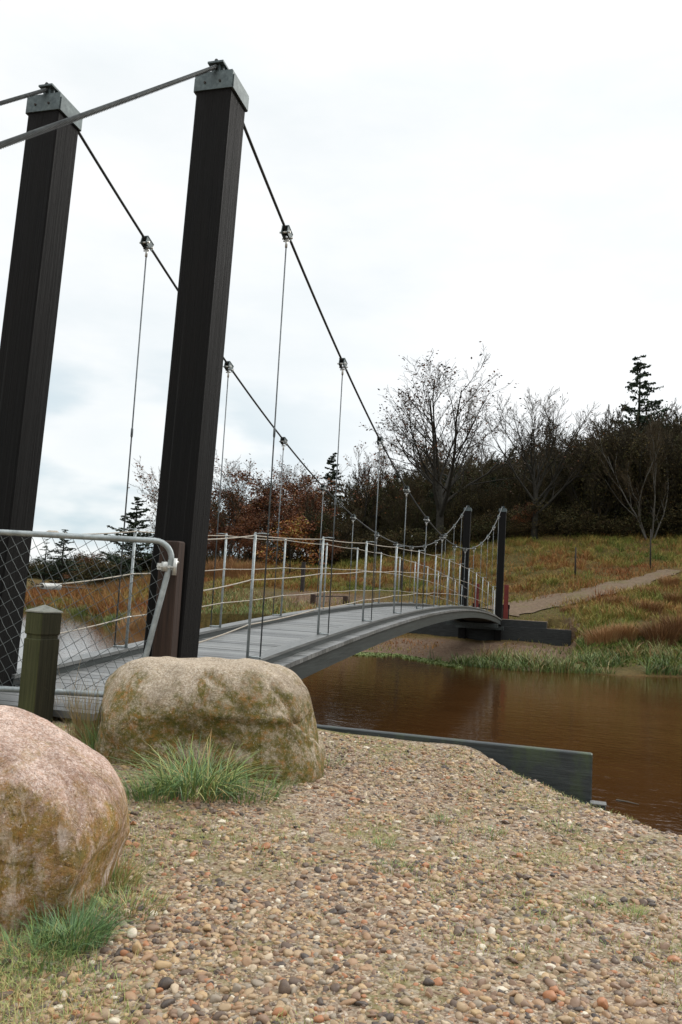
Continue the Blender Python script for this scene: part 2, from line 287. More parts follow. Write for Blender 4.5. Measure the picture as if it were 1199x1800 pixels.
# surveyed far-bank profile: image column -> (forward distance, image row or ('z',height))
prof={
 1250:[('s',1190),(27.5,1140),(31,1105),(35,1070),(40,1035),(45,1005),(50,975),(62,925),('z',100,10.5),('z',400,13)],
 1100:[('s',1186),(27,1150),(31,1115),(35,1078),(39,1052),(43,1022),(50,980),(62,925),('z',100,10),('z',400,13)],
 1000:[('s',1182),(28,1155),(33,1128),(36,1078),(38.5,1052),(43,1022),(50,985),(60,930),('z',100,9),('z',400,12)],
 900:[('s',1178),(29,1150),(34,1122),(35.5,1085),(38.5,1062),(43,1038),(50,990),(58,945),('z',100,8),('z',400,11)],
 800:[('s',1168),(29,1145),(33,1122),(36,1082),(40,1060),(46,1030),(52,990),(60,960),('z',100,7),('z',400,10)],
 700:[('s',1151),(30,1135),(33,1115),(36,1072),(40,1058),(46,1030),(52,1000),(60,965),('z',100,6),('z',400,9)],
 600:[('s',1146),(30,1110),(33,1085),(37,1060),(41,1050),(46,1030),(52,1010),(60,985),('z',100,5),('z',400,8)],
 500:[('s',1120),(29,1095),(33,1065),(38,1052),(46,1025),(52,1005),('z',70,3.),('z',100,4),('z',400,7)],
 400:[('s',1108),(28,1090),(33,1060),(40,1042),(46,1015),(52,1000),('z',70,2.6),('z',100,3.),('z',400,6)],
 250:[('s',1106),(36,1080),(45,1056),(55,1036),('z',80,0.),('z',150,1),('z',400,3)],
 190:[('s',1098),(40,1080),('z',60,-.95),('z',100,-.4),('z',150,.3),('z',400,2)],
 140:[('s',1082),(55,1064),('z',80,-1.0),('z',110,-.6),('z',150,.3),('z',400,1.5)],
 60:[('s',1074),(57,1060),('z',80,-1.0),('z',110,-.6),('z',150,.3),('z',400,1.5)],
 -200:[('s',1056),(60,1045),('z',80,-1.0),('z',110,-.6),('z',150,.3),('z',400,1.5)]}
cps=[]; shore=[]
def uv_of(P): 
    d=P-CAM; return d@RT0,d@FH
for px,lst in prof.items():
    for it in lst:
        if it[0]=='s':
            r=ray(px,it[1]); t=(WZ-CZ)/r[2]; P=CAM+r*t; u,v=uv_of(P); shore.append((u/v,v)); cps.append((u/v,v,WZ))
        elif it[0]=='z':
            cps.append(((px-600)/FPX,it[1],it[2]))
        else:
            P=at(px,it[1],it[0]); u,v=uv_of(P); cps.append((u/v,v,P[2]))
for a,ks in ((.75,1250),(1.3,1250),(-.9,-200),(-1.3,-200)):
    base=[c for c in cps if abs(c[0]-(ks-600)/FPX)<.03]
    for c in base: cps.append((a,c[1],c[2]))
    sv=[s_ for s_ in shore if abs(s_[0]-(ks-600)/FPX)<.05][0]; shore.append((a,sv[1]))
cps=np.array(cps); shore=np.array(sorted(shore))
def feat(a,v): return np.stack([np.asarray(a)*3.,np.log(np.maximum(v,1.))],-1)
X=feat(cps[:,0],cps[:,1]); d2=((X[:,None]-X[None])**2).sum(-1); K=d2*np.log(np.sqrt(d2)+1e-9)
n_=len(X); Pm=np.c_[np.ones(n_),X]; A=np.block([[K+np.eye(n_)*.02,Pm],[Pm.T,np.zeros((3,3))]]); Wt=np.linalg.solve(A,np.r_[cps[:,2],0,0,0])
def vnoise(x,y,s,seed=0):
    x=np.asarray(x)/s; y=np.asarray(y)/s; xi=np.floor(x); yi=np.floor(y); fx=x-xi; fy=y-yi; fx=fx*fx*(3-2*fx); fy=fy*fy*(3-2*fy)
    def h(i,j):
        q=np.sin(i*127.1+j*311.7+seed*74.7)*43758.5453; return q-np.floor(q)
    return (h(xi,yi)*(1-fx)+h(xi+1,yi)*fx)*(1-fy)+(h(xi,yi+1)*(1-fx)+h(xi+1,yi+1)*fx)*fy
def far_z(x,y):
    x=np.asarray(x,float); y=np.asarray(y,float); dx=x-CX; dy=y-CY; u=dx*RT0[0]+dy*RT0[1]; v=np.maximum(dx*FH[0]+dy*FH[1],1.); a=np.clip(u/v,-1.3,1.3)
    sh=x.shape; Q=feat(a.ravel(),v.ravel()); out=np.empty(len(Q))
    for i in range(0,len(Q),20000):
        q=Q[i:i+20000]; dd=((q[:,None]-X[None])**2).sum(-1); out[i:i+20000]=(dd*.5*np.log(dd+1e-18))@Wt[:n_]+Wt[n_]+q@Wt[n_+1:]
    z=out.reshape(sh); vs=np.interp(a,shore[:,0],shore[:,1])+ (vnoise(x,y,1.7,3)-.5)*1.0
    z=z+(vnoise(x,y,3.,1)-.5)*.35*np.clip((v-vs)/5,0,1)+(vnoise(x,y,.9,2)-.5)*.14*np.clip((v-vs)/3,0,1)
    land=np.maximum(z,WZ+.02+np.minimum((v-vs)*.12,.2))
    g=(x>-4.8)&(x<3.75)
    front=(y<LNT+1.1); dwall=np.clip(LNT+.22-y,0,99)
    cap_=np.maximum(WZ+.32-dwall*.045+(vnoise(x,y,.8,7)-.5)*.12,WZ+.03)
    edge_=sstep((x-3.6)/1.6)+sstep((-4.4-x)/1.6)
    land=np.where(front&(y>LNT-9),np.minimum(land,cap_+edge_*3.),land)
    land=np.where((~front)&(y<LNT+2.2)&g,np.where(x<2.75,-.11,np.minimum(land,-.36)),land)
    return np.where(v<vs,np.maximum(WZ-(vs-v)*.35,-2.4),land)
def near_z(x,y):
    x=np.asarray(x,float); y=np.asarray(y,float)
    z=-.25+.10*sstep((2.3-x)/1.8)*sstep((y+3.2)/2.)+.03*(vnoise(x,y,.9,5)-.5)+.012*(vnoise(x,y,.25,6)-.5)
    d=(x-2.97)*.87+y*.49-.45*np.maximum(x-3.45,0)+.16*(vnoise(x,y,.8,9)-.5)+.05*(vnoise(x,y,.22,8)-.5)
    z=z-np.where(d>0,.53*d*sstep(d/.10)+.45*np.maximum(d-.62,0),0)
    z=z-.075*np.exp(-((x-3.7)/.28)**2-((y+.25)/.5)**2)
    z=z+.082*sstep((y+1.)/.8)*sstep((3.15-x)/.35)*sstep((x-1.2)/.3)
    left=sstep((-1.2-x)/1.)*np.clip(y+.2,0,99)*.8
    z=z-left
    behind=(y>.05)&(x<3.62)&(x>-1.6)
    return np.maximum(np.where(behind,-2.2,z),-2.2)
def hit(px,py,far=True,D0=None):
    D=np.arange(14 if far else 1.2,160 if far else 9,.05 if far else .01); r=ray(px,py); P=CAM+D[:,None]*r; z=(far_z if far else near_z)(P[:,0],P[:,1])
    k=np.argmax(P[:,2]<z) if (P[:,2]<z).any() else len(D)-1
    return np.array([P[k,0],P[k,1],z[k]])
def gz(x,y,far=True): return float((far_z if far else near_z)(np.array([x]),np.array([y]))[0])
# near gravel bank sheet
def grid_mesh(name,X_,Y_,zf,mat):
    gx,gy=np.meshgrid(X_,Y_); z=zf(gx,gy); V=np.stack([gx,gy,z],-1).reshape(-1,3); nx=len(X_); ny=len(Y_)
    i,j=np.meshgrid(np.arange(nx-1),np.arange(ny-1)); b=(j*nx+i).ravel(); F=np.stack([b,b+1,b+nx+1,b+nx],-1); return npmesh(name,V,F,mat,smooth=True)
xs=np.r_[np.linspace(-60,-4,20)[:-1],np.linspace(-4,-.5,30)[:-1],np.arange(-.5,6,.035),np.linspace(6,60,30)]
ys=np.r_[np.linspace(-60,-7,16)[:-1],np.arange(-7,.0,.035),[0.0,.03,.06,.1,.2,.35,.5,.7,1,1.4,2,3,4.5,6]]
tag(grid_mesh('gravel_ground',xs,ys,near_z,M['gravel']),'sandy gravel pad on the near bank','ground',kind='structure')
# far bank: polar sheet from the river bed to the horizon
aa=np.r_[np.linspace(-1.25,-.5,24)[:-1],np.linspace(-.5,.5,330),np.linspace(.5,1.25,24)[1:]]; rr_=np.r_[np.geomspace(17,75,300),np.geomspace(76,900,40)]
ga,gr=np.meshgrid(aa,rr_); gx=CX+gr*(FH[0]+ga*RT0[0]); gy=CY+gr*(FH[1]+ga*RT0[1]); gzz=far_z(gx,gy)
V=np.stack([gx,gy,gzz],-1).reshape(-1,3); nx=len(aa)
def bare_amt(x,y):
    v=(x-CX)*FH[0]+(y-CY)*FH[1]; a=((x-CX)*RT0[0]+(y-CY)*RT0[1])/v; w=vnoise(x,y,1.3,60)*1.+vnoise(x,y,.4,61)*.5-.75
    e1=np.minimum(np.minimum((a+.03)/.03,(.31-a)/.05),(34.5-v)/1.)          # scree below the bridge end
    e2=1-(((a+.01)/.10)**2+((v-39.)/3.2)**2)                              # clearing behind the railing
    e3=1-(((a-.31)/.06)**2+((v-34.)/2.)**2)
    return np.clip(np.maximum(np.maximum(e1,e2*1.3),e3*1.5)+w*.9,0,1)
i,j=np.meshgrid(np.arange(nx-1),np.arange(len(rr_)-1)); b=(j*nx+i).ravel()
tag(npmesh('far_bank',V,np.stack([b,b+1,b+nx+1,b+nx],-1),M['field'],smooth=True,tint=bare_amt(gx,gy).ravel()),'grassy bank and hillside beyond the river','hillside',kind='structure')
wv=[(-300,-300,WZ),(300,-300,WZ),(300,300,WZ),(-300,300,WZ)]
tag(MB().add(wv,[(0,1,2,3)]).build('river_water',M['water']),'brown peaty river water','water',kind='structure')
# path
pc=[(872,1077,2.4),(900,1069,2.1),(950,1060,2.2),(1000,1051,2.),(1050,1041,1.8),(1100,1030,1.7),(1140,1019,1.5),(1172,1008,1.3),(1186,1003,.9)]
C_=[hit(a,b_) for a,b_,w in pc]; pv=[]; m_=90
cl=np.array(C_)[:,:2]; tt=np.linspace(0,len(cl)-1,m_); cx_=np.interp(tt,range(len(cl)),cl[:,0]); cy_=np.interp(tt,range(len(cl)),cl[:,1]); ww=np.interp(tt,range(len(cl)),[p[2] for p in pc])
k_=np.ones(9)/9; cx_=np.convolve(np.pad(cx_,4,'edge'),k_,'valid'); cy_=np.convolve(np.pad(cy_,4,'edge'),k_,'valid')
tx=np.gradient(cx_); ty=np.gradient(cy_); ln=np.hypot(tx,ty); nxn,nyn=-ty/ln,tx/ln
PATH=np.stack([cx_,cy_],-1); q=np.linspace(-.5,.5,13); edge=1+(vnoise(tt*3,tt*0,1.,4)-.5)*.5
gx=cx_[:,None]+nxn[:,None]*q*(ww*edge)[:,None]; gy=cy_[:,None]+nyn[:,None]*q*(ww*edge)[:,None]; gz_=far_z(gx,gy)+.05
V=np.stack([gx,gy,gz_],-1).reshape(-1,3); i,j=np.meshgrid(np.arange(12),np.arange(m_-1)); b=(j*13+i).ravel()
tag(npmesh('gravel_path',V,np.stack([b,b+1,b+14,b+13],-1),M['path'],smooth=True),'pale gravel path climbing the hillside','path',kind='structure')
# ------------------------------------------------------------ footbridge
Wd,LN,H,C,CH,SP,HD,ZM,HR,HS=.7536,29.47,4.51,.157,.135,2.181,.5435,2.048,1.15,4.74
Y1=1.60; DIN=.125
def deck(y): t=2*y/LN-1; return HD*(1-t*t) if 0<=y<=LN else 0.
def cab(y): t=2*y/LN-1; return ZM+(HS-ZM)*t*t
BR=empty('suspension_footbridge')
tag(BR,'timber suspension footbridge with four dark posts and an arched plank deck over the river','footbridge')
# towers
def tower():
    t=C-.011
    o=MB().cbox(-t,t,-t,t,-1.6,H+CH-.03,.012).build('tower_post',M['wood'],BR)
    c=MB()
    w0=.009; c.box(-C,C,-C,-C+w0,H,H+CH-.0) ; c.box(-C,C,C-w0,C,H,H+CH); c.box(-C,-C+w0,-C+w0,C-w0,H,H+CH); c.box(C-w0,C,-C+w0,C-w0,H,H+CH)
    c.box(-C+.012,C-.012,-C+.012,C-.012,H+CH-.003,H+CH+.02)
    # flanges at the corners
    for sx in (-1,1): c.box(sx*(C+.004)-.004,sx*(C+.004)+.004,-C+.01,C-.01,H-.0,H+CH*.82)
    cap=c.build('cap',M['cap'],o)
    s_=MB(); s_.box(-.03,.03,-.13,.13,H+CH+.02,H+CH+.085); s_.box(-.065,.065,-.155,.15,H+CH+.085,H+CH+.100)
    for yy in (-.10,.10): s_.box(-.05,.05,yy-.006,yy+.006,H+CH+.02,H+CH+.085)
    s_.build('saddle',M['cap'],o)
    b=MB()
    for xx in (-.07,.055): MB().tube([(xx,-C-.008,H+.06),(xx,-C+.002,H+.06)],.009,8).build('bolt',M['dark'],o)
    return o
T0=tower(); LX,LY=.022,.13
def leanto(o,x,y,lx,ly):
    o.location=(x-lx,y-ly,0); o.rotation_euler=Vector((lx,ly,H+CH)).to_track_quat('Z','Y').to_euler()
for k,(x,y) in enumerate(((Wd,0),(-Wd,0),(Wd,LN),(-Wd,LN))):
    c=T0 if k==0 else copy_tree(T0,BR)
    if y==0: 
        c.location=(x-LX,y-LY,0); c.rotation_euler=(-math.atan(LY/(H+CH)),math.atan(LX/(H+CH)),0)
    else: c.location=(x,y,0)
# deck of planks
Vp=[];Fp=[];Tp=[]
y=-.8; r_=random.Random(3)
while y<LN+.6:
    z0=deck(y)-.085; z1=deck(y+.12)-.085; dz=r_.uniform(-.002,.002)
    b=len(Vp); XW=.90 if (.2<y<LN-.2) else .57; X0=-XW+r_.uniform(-.004,.004)
    for (yy,zz) in ((y,z0),(y+.122,z1)):
        for x in (X0,XW): 
            Vp+= [(x,yy,zz+dz),(x,yy,zz-.045)]
    # 0 (x0,y0,top)1 bot 2 (x1,y0,top)3 ... 4..7 y1
    Fp+=[(b,b+2,b+6,b+4),(b+1,b+5,b+7,b+3),(b,b+1,b+3,b+2),(b+4,b+6,b+7,b+5),(b,b+4,b+5,b+1),(b+2,b+3,b+7,b+6)]
    Tp+=[r_.random()]*8; y+=.130
npmesh('plank_deck',np.array(Vp),np.array(Fp),M['plank'],BR,tint=Tp)
def strip(x0,x1,dz0,dz1,ya,yb,n=80):
    mbx=MB(); vs=[]
    for k in range(n+1):
        yy=ya+(yb-ya)*k/n; z=deck(yy)
        vs+=[(x0,yy,z+dz0),(x1,yy,z+dz0),(x1,yy,z+dz1),(x0,yy,z+dz1)]
    fs=[(0,1,2,3),(4*n+3,4*n+2,4*n+1,4*n)]
    for k in range(n):
        for e_ in range(4): fs.append((4*k+e_,4*(k+1)+e_,4*(k+1)+(e_+1)%4,4*k+(e_+1)%4))
    return mbx.add(vs,fs)
for s_ in (-1,1):
    a,b=sorted((s_*.600,s_*.765)); strip(a,b,-.028,.0,-.05,LN+.05).build('kerb',M['kerb'],BR)
    a,b=sorted((s_*.618,s_*.745)); strip(a,b,-.083,-.030,-.04,LN+.04).build('kerb_recess_shade',M['beam'],BR)  # added strip under the kerb; its dark colour stands in for recess shade
    a,b=sorted((s_*.74,s_*.865)); strip(a,b,-.32,-.132,.17,LN-.17).build('side_beam',M['beam'],BR)
strip(-.5,.5,-.26,-.135,.05,LN-.05).build('under_deck',M['sheet_far'],BR)
for y in (LN-3.4,LN-.3):
    MB().box(-1.0,1.0,y,y+.2,deck(y)-.55,deck(y)-.41).build('bearing_beam',M['beam'],BR)
# main cables + backstays
for s_ in (-1,1):
    pts=[(s_*Wd,y,cab(y)) for y in np.linspace(.06,LN-.06,150)]
    MB().tube(pts,.0135,10,lobes=6,lob=.18,twist=0).build('main_cable',M['cable_lo'],BR)
    top=np.array([s_*Wd,-.12,H+CH+.075]); q0=ray(0,250); tq=(Wd-CX)/q0[0]; mid=CAM+q0*tq
    slp=(top[2]-mid[2])/(top[1]-mid[1]); bot=np.array([s_*Wd,top[1]-(top[2]+.2)/slp,-.2])
    n=1700; pts=[]
    for k in range(n+1):
        t=k/n; p=top*(1-t)+bot*t; p[2]-=.02*math.sin(math.pi*t); pts.append(p)
    MB().tube(pts,.0138,32,lobes=8,lob=.55,twist=40.).build('backstay_cable',M['cable'],BR)
    MB().tube([(s_*Wd,-.14,H+CH+.112),(s_*Wd,0.,H+CH+.125),(s_*Wd,.14,H+CH+.105)],.0145,12).build('saddle_cable',M['cable'],BR)
    for y0,y1 in ((.12,.06),(LN-.12,LN-.06)):
        MB().tube([(s_*Wd,y0,H+CH+.09),(s_*Wd,(y0+y1)/2,H+CH+.0),(s_*Wd,y1,cab(y1))],.013,8).build('cable_end',M['cable_lo'],BR)
    MB().cbox(s_*Wd-.25,s_*Wd+.25,bot[1]-.4,bot[1]+.15,-.5,-.14,.02).build('anchor_block',M['kerb'],BR)
# hangers and rail posts
def make_hanger(k):
    y=Y1+SP*k; zc=cab(y)-.13; zb=deck(y)+.0; t=2*y/LN-1; sl=math.atan((HS-ZM)*4*t/LN)
    o=MB().tube([(0,0,zb),(0,0,zc)],.0075,8).build('hanger',M['rod'],BR); o.location=(0,y,0)
    zt=zb+(zc-zb)*.535 if k in (0,12) else zb+(zc-zb)*.5
    MB().tube([(0,0,zt-.05),(0,0,zt-.035),(0,0,zt+.035),(0,0,zt+.05)],[.008,.0125,.0125,.008],8).build('sleeve',M['rod'],o)
    R=Matrix.Translation((0,0,cab(y)))@Matrix.Rotation(sl,4,'X')
    c=MB(); 
    for xx in (-.034,.026): c.box(xx,xx+.008,-.066,.066,-.06,.022,R)
    c.box(-.038,.038,-.066,.066,.022,.030,R)
    c.build('clamp',M['cap'],o)
    for yy in (-.042,.042): MB().tube([tuple(R@Vector((-.055,yy,-.035))),tuple(R@Vector((.055,yy,-.035)))],.010,8).build('clamp_bolt',M['bolt'],o)
    c=MB()
    c.tube([(0,0,zc-.02),(0,0,zc+.06)],.013,8); c.tube([(-.032,0,zc+.045),(.032,0,zc+.045)],.008,8)
    c.build('shackle',M['bolt'],o)
    return o
def make_post(k,sd):
    y=Y1+SP*k; z=deck(y); x=sd*(Wd-DIN); xo=sd*Wd
    m=MB(); m.tube([(0,0,-.0),(0,0,HR)],.0145,8); 
    m.tube([(0,0,HR),(0,0,HR+.012)],[.0145,.009],8); m.tube([(0,0,HR-.004),(sd*DIN*.5,0,HR+.004),(sd*(DIN+.01),0,HR)],.0065,6); m.tube([(0,0,.012),(sd*(DIN+.01),0,.012)],.010,6)
    o=m.build('rail_post',M['galv'],BR); o.location=(x,y,z)
    for f in (1.,.64,.28):
        c=MB(); c.tube([(-sd*.0,-.022,HR*f-.02),(-sd*.022,-.01,HR*f-.02),(-sd*.024,.0,HR*f-.02),(-sd*.018,.014,HR*f-.02),(0,.02,HR*f-.02)],.005,6); c.build('rope_eye',M['bolt'],o)
    return o
for k in range(13):
    h=make_hanger(k); h.location.x=Wd
    g=copy_tree(h,BR); g.location.x=-Wd
    make_post(k,1); make_post(k,-1)
for sd_ in (-1,1):
    for f in (1.,.64,.28):
        pts=[]; x=sd_*(Wd-DIN-.012)
        ks=[-1]+list(range(13))+[13]
        for a,b in zip(ks[:-1],ks[1:]):
            def node(k):
                if k==-1: return (.10,.0+HR*f-.06)
                if k==13: return (LN-.15,HR*f)
                yy=Y1+SP*k; return (yy,deck(yy)+HR*f-.02)
            (ya,za),(yb,zb)=node(a),node(b)
            for q_ in range(6):
                t=q_/6; pts.append((x,ya+(yb-ya)*t,za+(zb-za)*t-.012*math.sin(math.pi*t)))
        pts.append((x,LN-.15,HR*f))
        MB().tube(pts,.0062,6).build('rail_rope',M['rope'],BR)
# rope tensioners near the left near tower (spring coil and shackle wrap)
c=MB(); x=-(Wd-DIN-.012)
pts=[(x+.022*math.cos(t),.20+t*.0016,HR*.64-.055+.022*math.sin(t)) for t in np.arange(0,150,.7)]; c.tube(pts,.005,5); c.build('spring',M['bolt'],BR)
c=MB(); c.tube([(x,.16,HR-.05),(x,.2,HR-.05),(x,.24,HR-.045),(x,.33,HR-.04),(x,.36,HR-.04)],[.006,.02,.03,.03,.01],10); c.tube([(x,.42,HR-.03),(x,.46,HR-.03),(x,.50,HR-.03)],[.006,.016,.006],8); c.build('rope_clamp',M['rope'],BR)
# abutment walls (sheet walls beside the bridge ends)
def wall(name,x0,x1,x2,y,zt,zs,zb,mat,label):
    r=empty(name,((x0+x1)/2,y,zb)); cx0=(x0+x1)/2; nb=0
    m=MB(); m.cbox(x0-cx0,x1-cx0,-.03,.03,0,zt-zb,.006); m.build('upper_panel',mat,r)
    m=MB(); m.cbox(x0-cx0,x2-cx0,-.10,-.033,0,zs-zb,.006); m.build('lower_panel',mat,r)
    return tag(r,label,'retaining wall')
wn=wall('retaining_wall',-1.6,3.62,3.70,.0,-.150,-.44,-2.3,M['sheet'],'dark weathered retaining wall with green algae at the edge of the near gravel bank')
m=MB().box(3.62-1.01-.01,3.62-1.01+.085,-.105,-.02,-.437+2.3,-.430+2.3); m.build('end_clip',M['kerb'],wn)
wf=wall('retaining_wall',-4.5,2.75,3.75,LN+.25,-.08,-.36,-2.3,M['sheet_far'],'black stepped retaining wall under the far end of the footbridge')
tag(MB().box(-4.5,2.75,LN+.29,LN+1.8,-1.4,-.10).box(2.76,3.75,LN+.29,LN+1.8,-1.4,-.38).build('earth_fill',M['bare_bank']),'earth packed behind the far retaining wall','ground',kind='structure')
# ------------------------------------------------------------ gate
def P3(px,py,D): return Vector(at(px,py,D))
GA=empty('wire_mesh_gate',P3(292,1160,5.45)); GA.location.z=.0
tag(GA,'galvanised pipe gate filled with chain link mesh in front of the bridge entrance','gate')
g0=Vector(GA.location); ex=Vector((-RT0[0],-RT0[1],0)); ez=Vector((0,0,1))
GT,GB,GW=1.045,.0,2.35
def gp(a,z): return ex*a+ez*z      # a = metres left of the hinge corner
LEAN=.135
def right_edge(z): return LEAN*(1-(z-GB)/(GT-GB))
pts=[gp(LEAN+.02+.12,GB)]; R_=.12
loop=[]
def arc(c,a0,a1,r,n=7): return [gp(c[0]+r*math.cos(a0+(a1-a0)*t/n),c[1]+r*math.sin(a0+(a1-a0)*t/n)) for t in range(n+1)]
loop+=arc((LEAN+.15,GB+.12),-math.pi/2,-math.pi,.12)     # bottom right
loop+=arc((R_+.015,GT-R_),math.pi,math.pi/2,R_)            # top right
loop+=arc((GW-.12,GT-.12),math.pi/2,0,.12)
loop+=arc((GW-.12,GB+.12),0,-math.pi/2,.12)
loop.append(loop[0])
MB().tube(loop,.020,12,cap=False).build('frame',M['galv'],GA)
m=MB(); pitch=.060; cell=pitch
a=.02
def clipgate(p0,p1):
    return None
nW=int(GW/ (cell/2))
for slope,pit,s_ in ((1.65,.071,1),(-.66,.141,-1)):
    for i in range(-40,90):
        a0=i*pit; pl=[]; nst=60
        for k in range(nst+1):
            z=GB+.02+(GT-GB-.04)*k/nst; aa_=a0+(z-GB)/slope
            aa_+=.0015*math.sin(z*37+i)*s_
            lo=right_edge(z)+.018+(max(0,z-(GT-.12))**2*6); hi=GW-.02
            if lo<=aa_<=hi: pl.append(gp(aa_,z)+Vector((FH[0],FH[1],0))*(.0035*math.sin(math.pi*k*.55)*s_))
            else:
                if len(pl)>1: m.tube(pl,.0023,3,cap=False)
                pl=[]
        if len(pl)>1: m.tube(pl,.0023,3,cap=False)
m.build('chain_link_mesh',galv('mesh_wire',(.09,.105,.105),(.20,.22,.22),.5),GA)
hc=P3(291,996,5.45)-g0; m=MB(); R=Matrix.Translation(hc)@Matrix.Rotation(-YAW,4,'Z')
m.tube([tuple(R@Vector((0,0,-.032))),tuple(R@Vector((0,0,.032)))],.027,12); m.box(-.055,.07,-.006,.006,-.022,.022,R); m.box(-.055,.06,-.022,.022,-.005,.005,R)
m.tube([tuple(R@Vector((.062,-.0,-.055))),tuple(R@Vector((.062,0,.06)))],.016,10); m.tube([tuple(R@Vector((.03,-.035,.0))),tuple(R@Vector((.03,.04,.0)))],.011,6); m.tube([tuple(R@Vector((-.045,-.035,0))),tuple(R@Vector((-.045,.03,0)))],.009,6)
m.tube([tuple(R@Vector((.062,0,.035))),tuple(R@Vector((.062,.16,.035)))],.012,8)
m.build('hinge',M['bolt'],GA)
# hinge post
gp_=MB(); b0=P3(303,1160,5.72); Rm=Matrix.Rotation(0,4,'Z')
o=gp_.cbox(-.07,.075,-.06,.045,-.6,1.055,.008).build('gate_post',M['brown'])
o.location=(.785,-.315,0); tag(o,'short brown timber post that the gate hinges on, against the dark bridge tower','post')
# ------------------------------------------------------------ bollard
bb=at(62,1255,5.15); gzb=gz(bb[0],bb[1],False)
BO=empty('timber_bollard',(bb[0],bb[1],gzb),-YAW+math.radians(-32)); tag(BO,'mossy square timber bollard with a pointed pale top in front of the gate','bollard')
s_=.078; hb=.585-gzb-.045
m=MB(); m.cbox(-s_,s_,-s_,s_,-.3,hb*.76,.006); m.cbox(-s_+.009,s_-.009,-s_+.009,s_-.009,hb*.76-.01,hb*.80,.004); m.cbox(-s_,s_,-s_,s_,hb*.80-.004,hb-.004,.006); m.build('shaft',M['bollard'],BO)
m=MB(); e_=s_+.003; m.add([(-e_,-e_,hb-.004),(e_,-e_,hb-.004),(e_,e_,hb-.004),(-e_,e_,hb-.004),(-e_,-e_,hb+.004),(e_,-e_,hb+.004),(e_,e_,hb+.004),(-e_,e_,hb+.004),(0,0,hb+.045)],[(3,2,1,0),(0,1,5,4),(1,2,6,5),(2,3,7,6),(3,0,4,7),(4,5,8),(5,6,8),(6,7,8),(7,4,8)]); m.build('cap',M['bolcap'],BO)
# ------------------------------------------------------------ boulders
def n3(P,s,seed):
    x,y,z=P[:,0]/s,P[:,1]/s,P[:,2]/s
    return (vnoise(x+z*.7,y-z*.4,1.,seed)+vnoise(y+x*.3+9,z+x*.5,1.,seed+1)+vnoise(z+4-y*.3,x+y*.2,1.,seed+2))/3-.5
def icos(sub):
    import bmesh
    bm=bmesh.new(); bmesh.ops.create_icosphere(bm,subdivisions=sub,radius=1); V=np.array([v.co[:] for v in bm.verts]); F=np.array([[v.index for v in f.verts] for f in bm.faces]); bm.free(); return V,F
IV,IF=icos(6)
def boulder(name,loc,shape,mat,label,rz):
    V=shape(IV.copy()); o=npmesh(name,V,IF,mat,smooth=True); o.location=loc; o.rotation_euler=(0,0,rz); tag(o,label,'boulder'); return o
def sup(V,p):
    r=(np.abs(V)**p).sum(1)**(-1/p); return V*r[:,None]
def facets(Q,pl,soft=.8):
    for n0,h in pl:
        n0=np.array(n0,float); n0/=np.linalg.norm(n0); e_=Q@n0-h; Q=Q-np.outer(np.where(e_>0,e_*soft,0),n0)
    return Q
def ridged(Q,s_,seed): return 1-np.abs(2*n3(Q,s_,seed)*1.6)
def shape2(V):
    P=sup(V,3.6); ax,ay,az=.63,.42,.36
    X_,Y_,Z_=P[:,0]*ax,P[:,1]*ay,P[:,2]*az
    top=np.clip((Z_/az+1)/2,0,1)
    X_=np.where(X_>0,X_*(1.02-.20*top**1.6),X_*(.93+.03*top))+.015
    Z_=Z_*(1-.10*sstep((-X_-.42)/.25)*(Z_>0)); Y_=Y_+.10*(top-.4)
    Q=facets(np.stack([X_,Y_,Z_],-1),[((.9,-.55,.35),.50),((-.85,-.6,.15),.53),((.25,-.9,.45),.37),((-.35,-.8,.6),.40),((.6,-.2,.85),.47),((-.1,-.9,-.3),.36),((.45,-.95,.0),.47)],.5); d=n3(Q,.42,21)*.13+n3(Q,.17,31)*.06+n3(Q,.07,41)*.022+n3(Q,.03,43)*.009-.02*(ridged(Q,.22,47)**6)
    hol=(np.exp(-(((X_+.02)/.26)**2+((Z_+.03)/.12)**2))*.06+np.exp(-(((X_-.25)/.16)**2+((Z_+.0)/.2)**2))*.03)*(Y_<0)
    led=.035*sstep((Z_-.07)/.05)*(Y_<0)*sstep((X_+.05)/.2)
    n=V/np.linalg.norm(V,axis=1)[:,None]; Q=Q+n*d[:,None]; Q[:,1]+=hol-led
    Q[:,0]+=np.where((Q[:,0]>.40)&(Q[:,2]<.13-(Q[:,0]-.42)),.03,0)
    return Q
c2=at(364,1262,4.62); boulder('boulder',(c2[0],c2[1],-.01),shape2,M['rock_buff'],'long buff boulder with mossy sides lying in front of the bridge posts',-YAW)
def shape1(V):
    P=sup(V,2.7); ax,ay,az=.60,.46,.47
    X_,Y_,Z_=P[:,0]*ax,P[:,1]*ay,P[:,2]*az
    t=np.clip(-Z_/az,0,1); X_=X_*(1-.33*t**1.2)-.04*t; Y_=Y_*(1-.15*t)
    Z_=np.where(Z_>0,Z_*(1.0-.16*sstep((X_-.05)/.55)),Z_)
    Q=facets(np.stack([X_,Y_,Z_],-1),[((.9,-.7,.1),.58),((.3,-.95,.15),.42),((.7,-.3,.75),.57),((.1,-.6,.8),.47),((.95,-.1,-.3),.52),((.55,-.85,-.35),.47)]); d=n3(Q,.5,61)*.12+n3(Q,.17,71)*.06+n3(Q,.06,81)*.022+n3(Q,.025,83)*.009
    for gx_,w,dp in ((.36,.03,.034),(.24,.05,.030),(.10,.07,.035),(.47,.03,.02)):
        d-=1.9*dp*np.exp(-((X_-gx_-.16*(Z_)+.02*np.sin(Z_*14))/w)**2)*(Y_<.1)*sstep((.20-Z_)/.12)
    n=V/np.linalg.norm(V,axis=1)[:,None]; return Q+n*d[:,None]
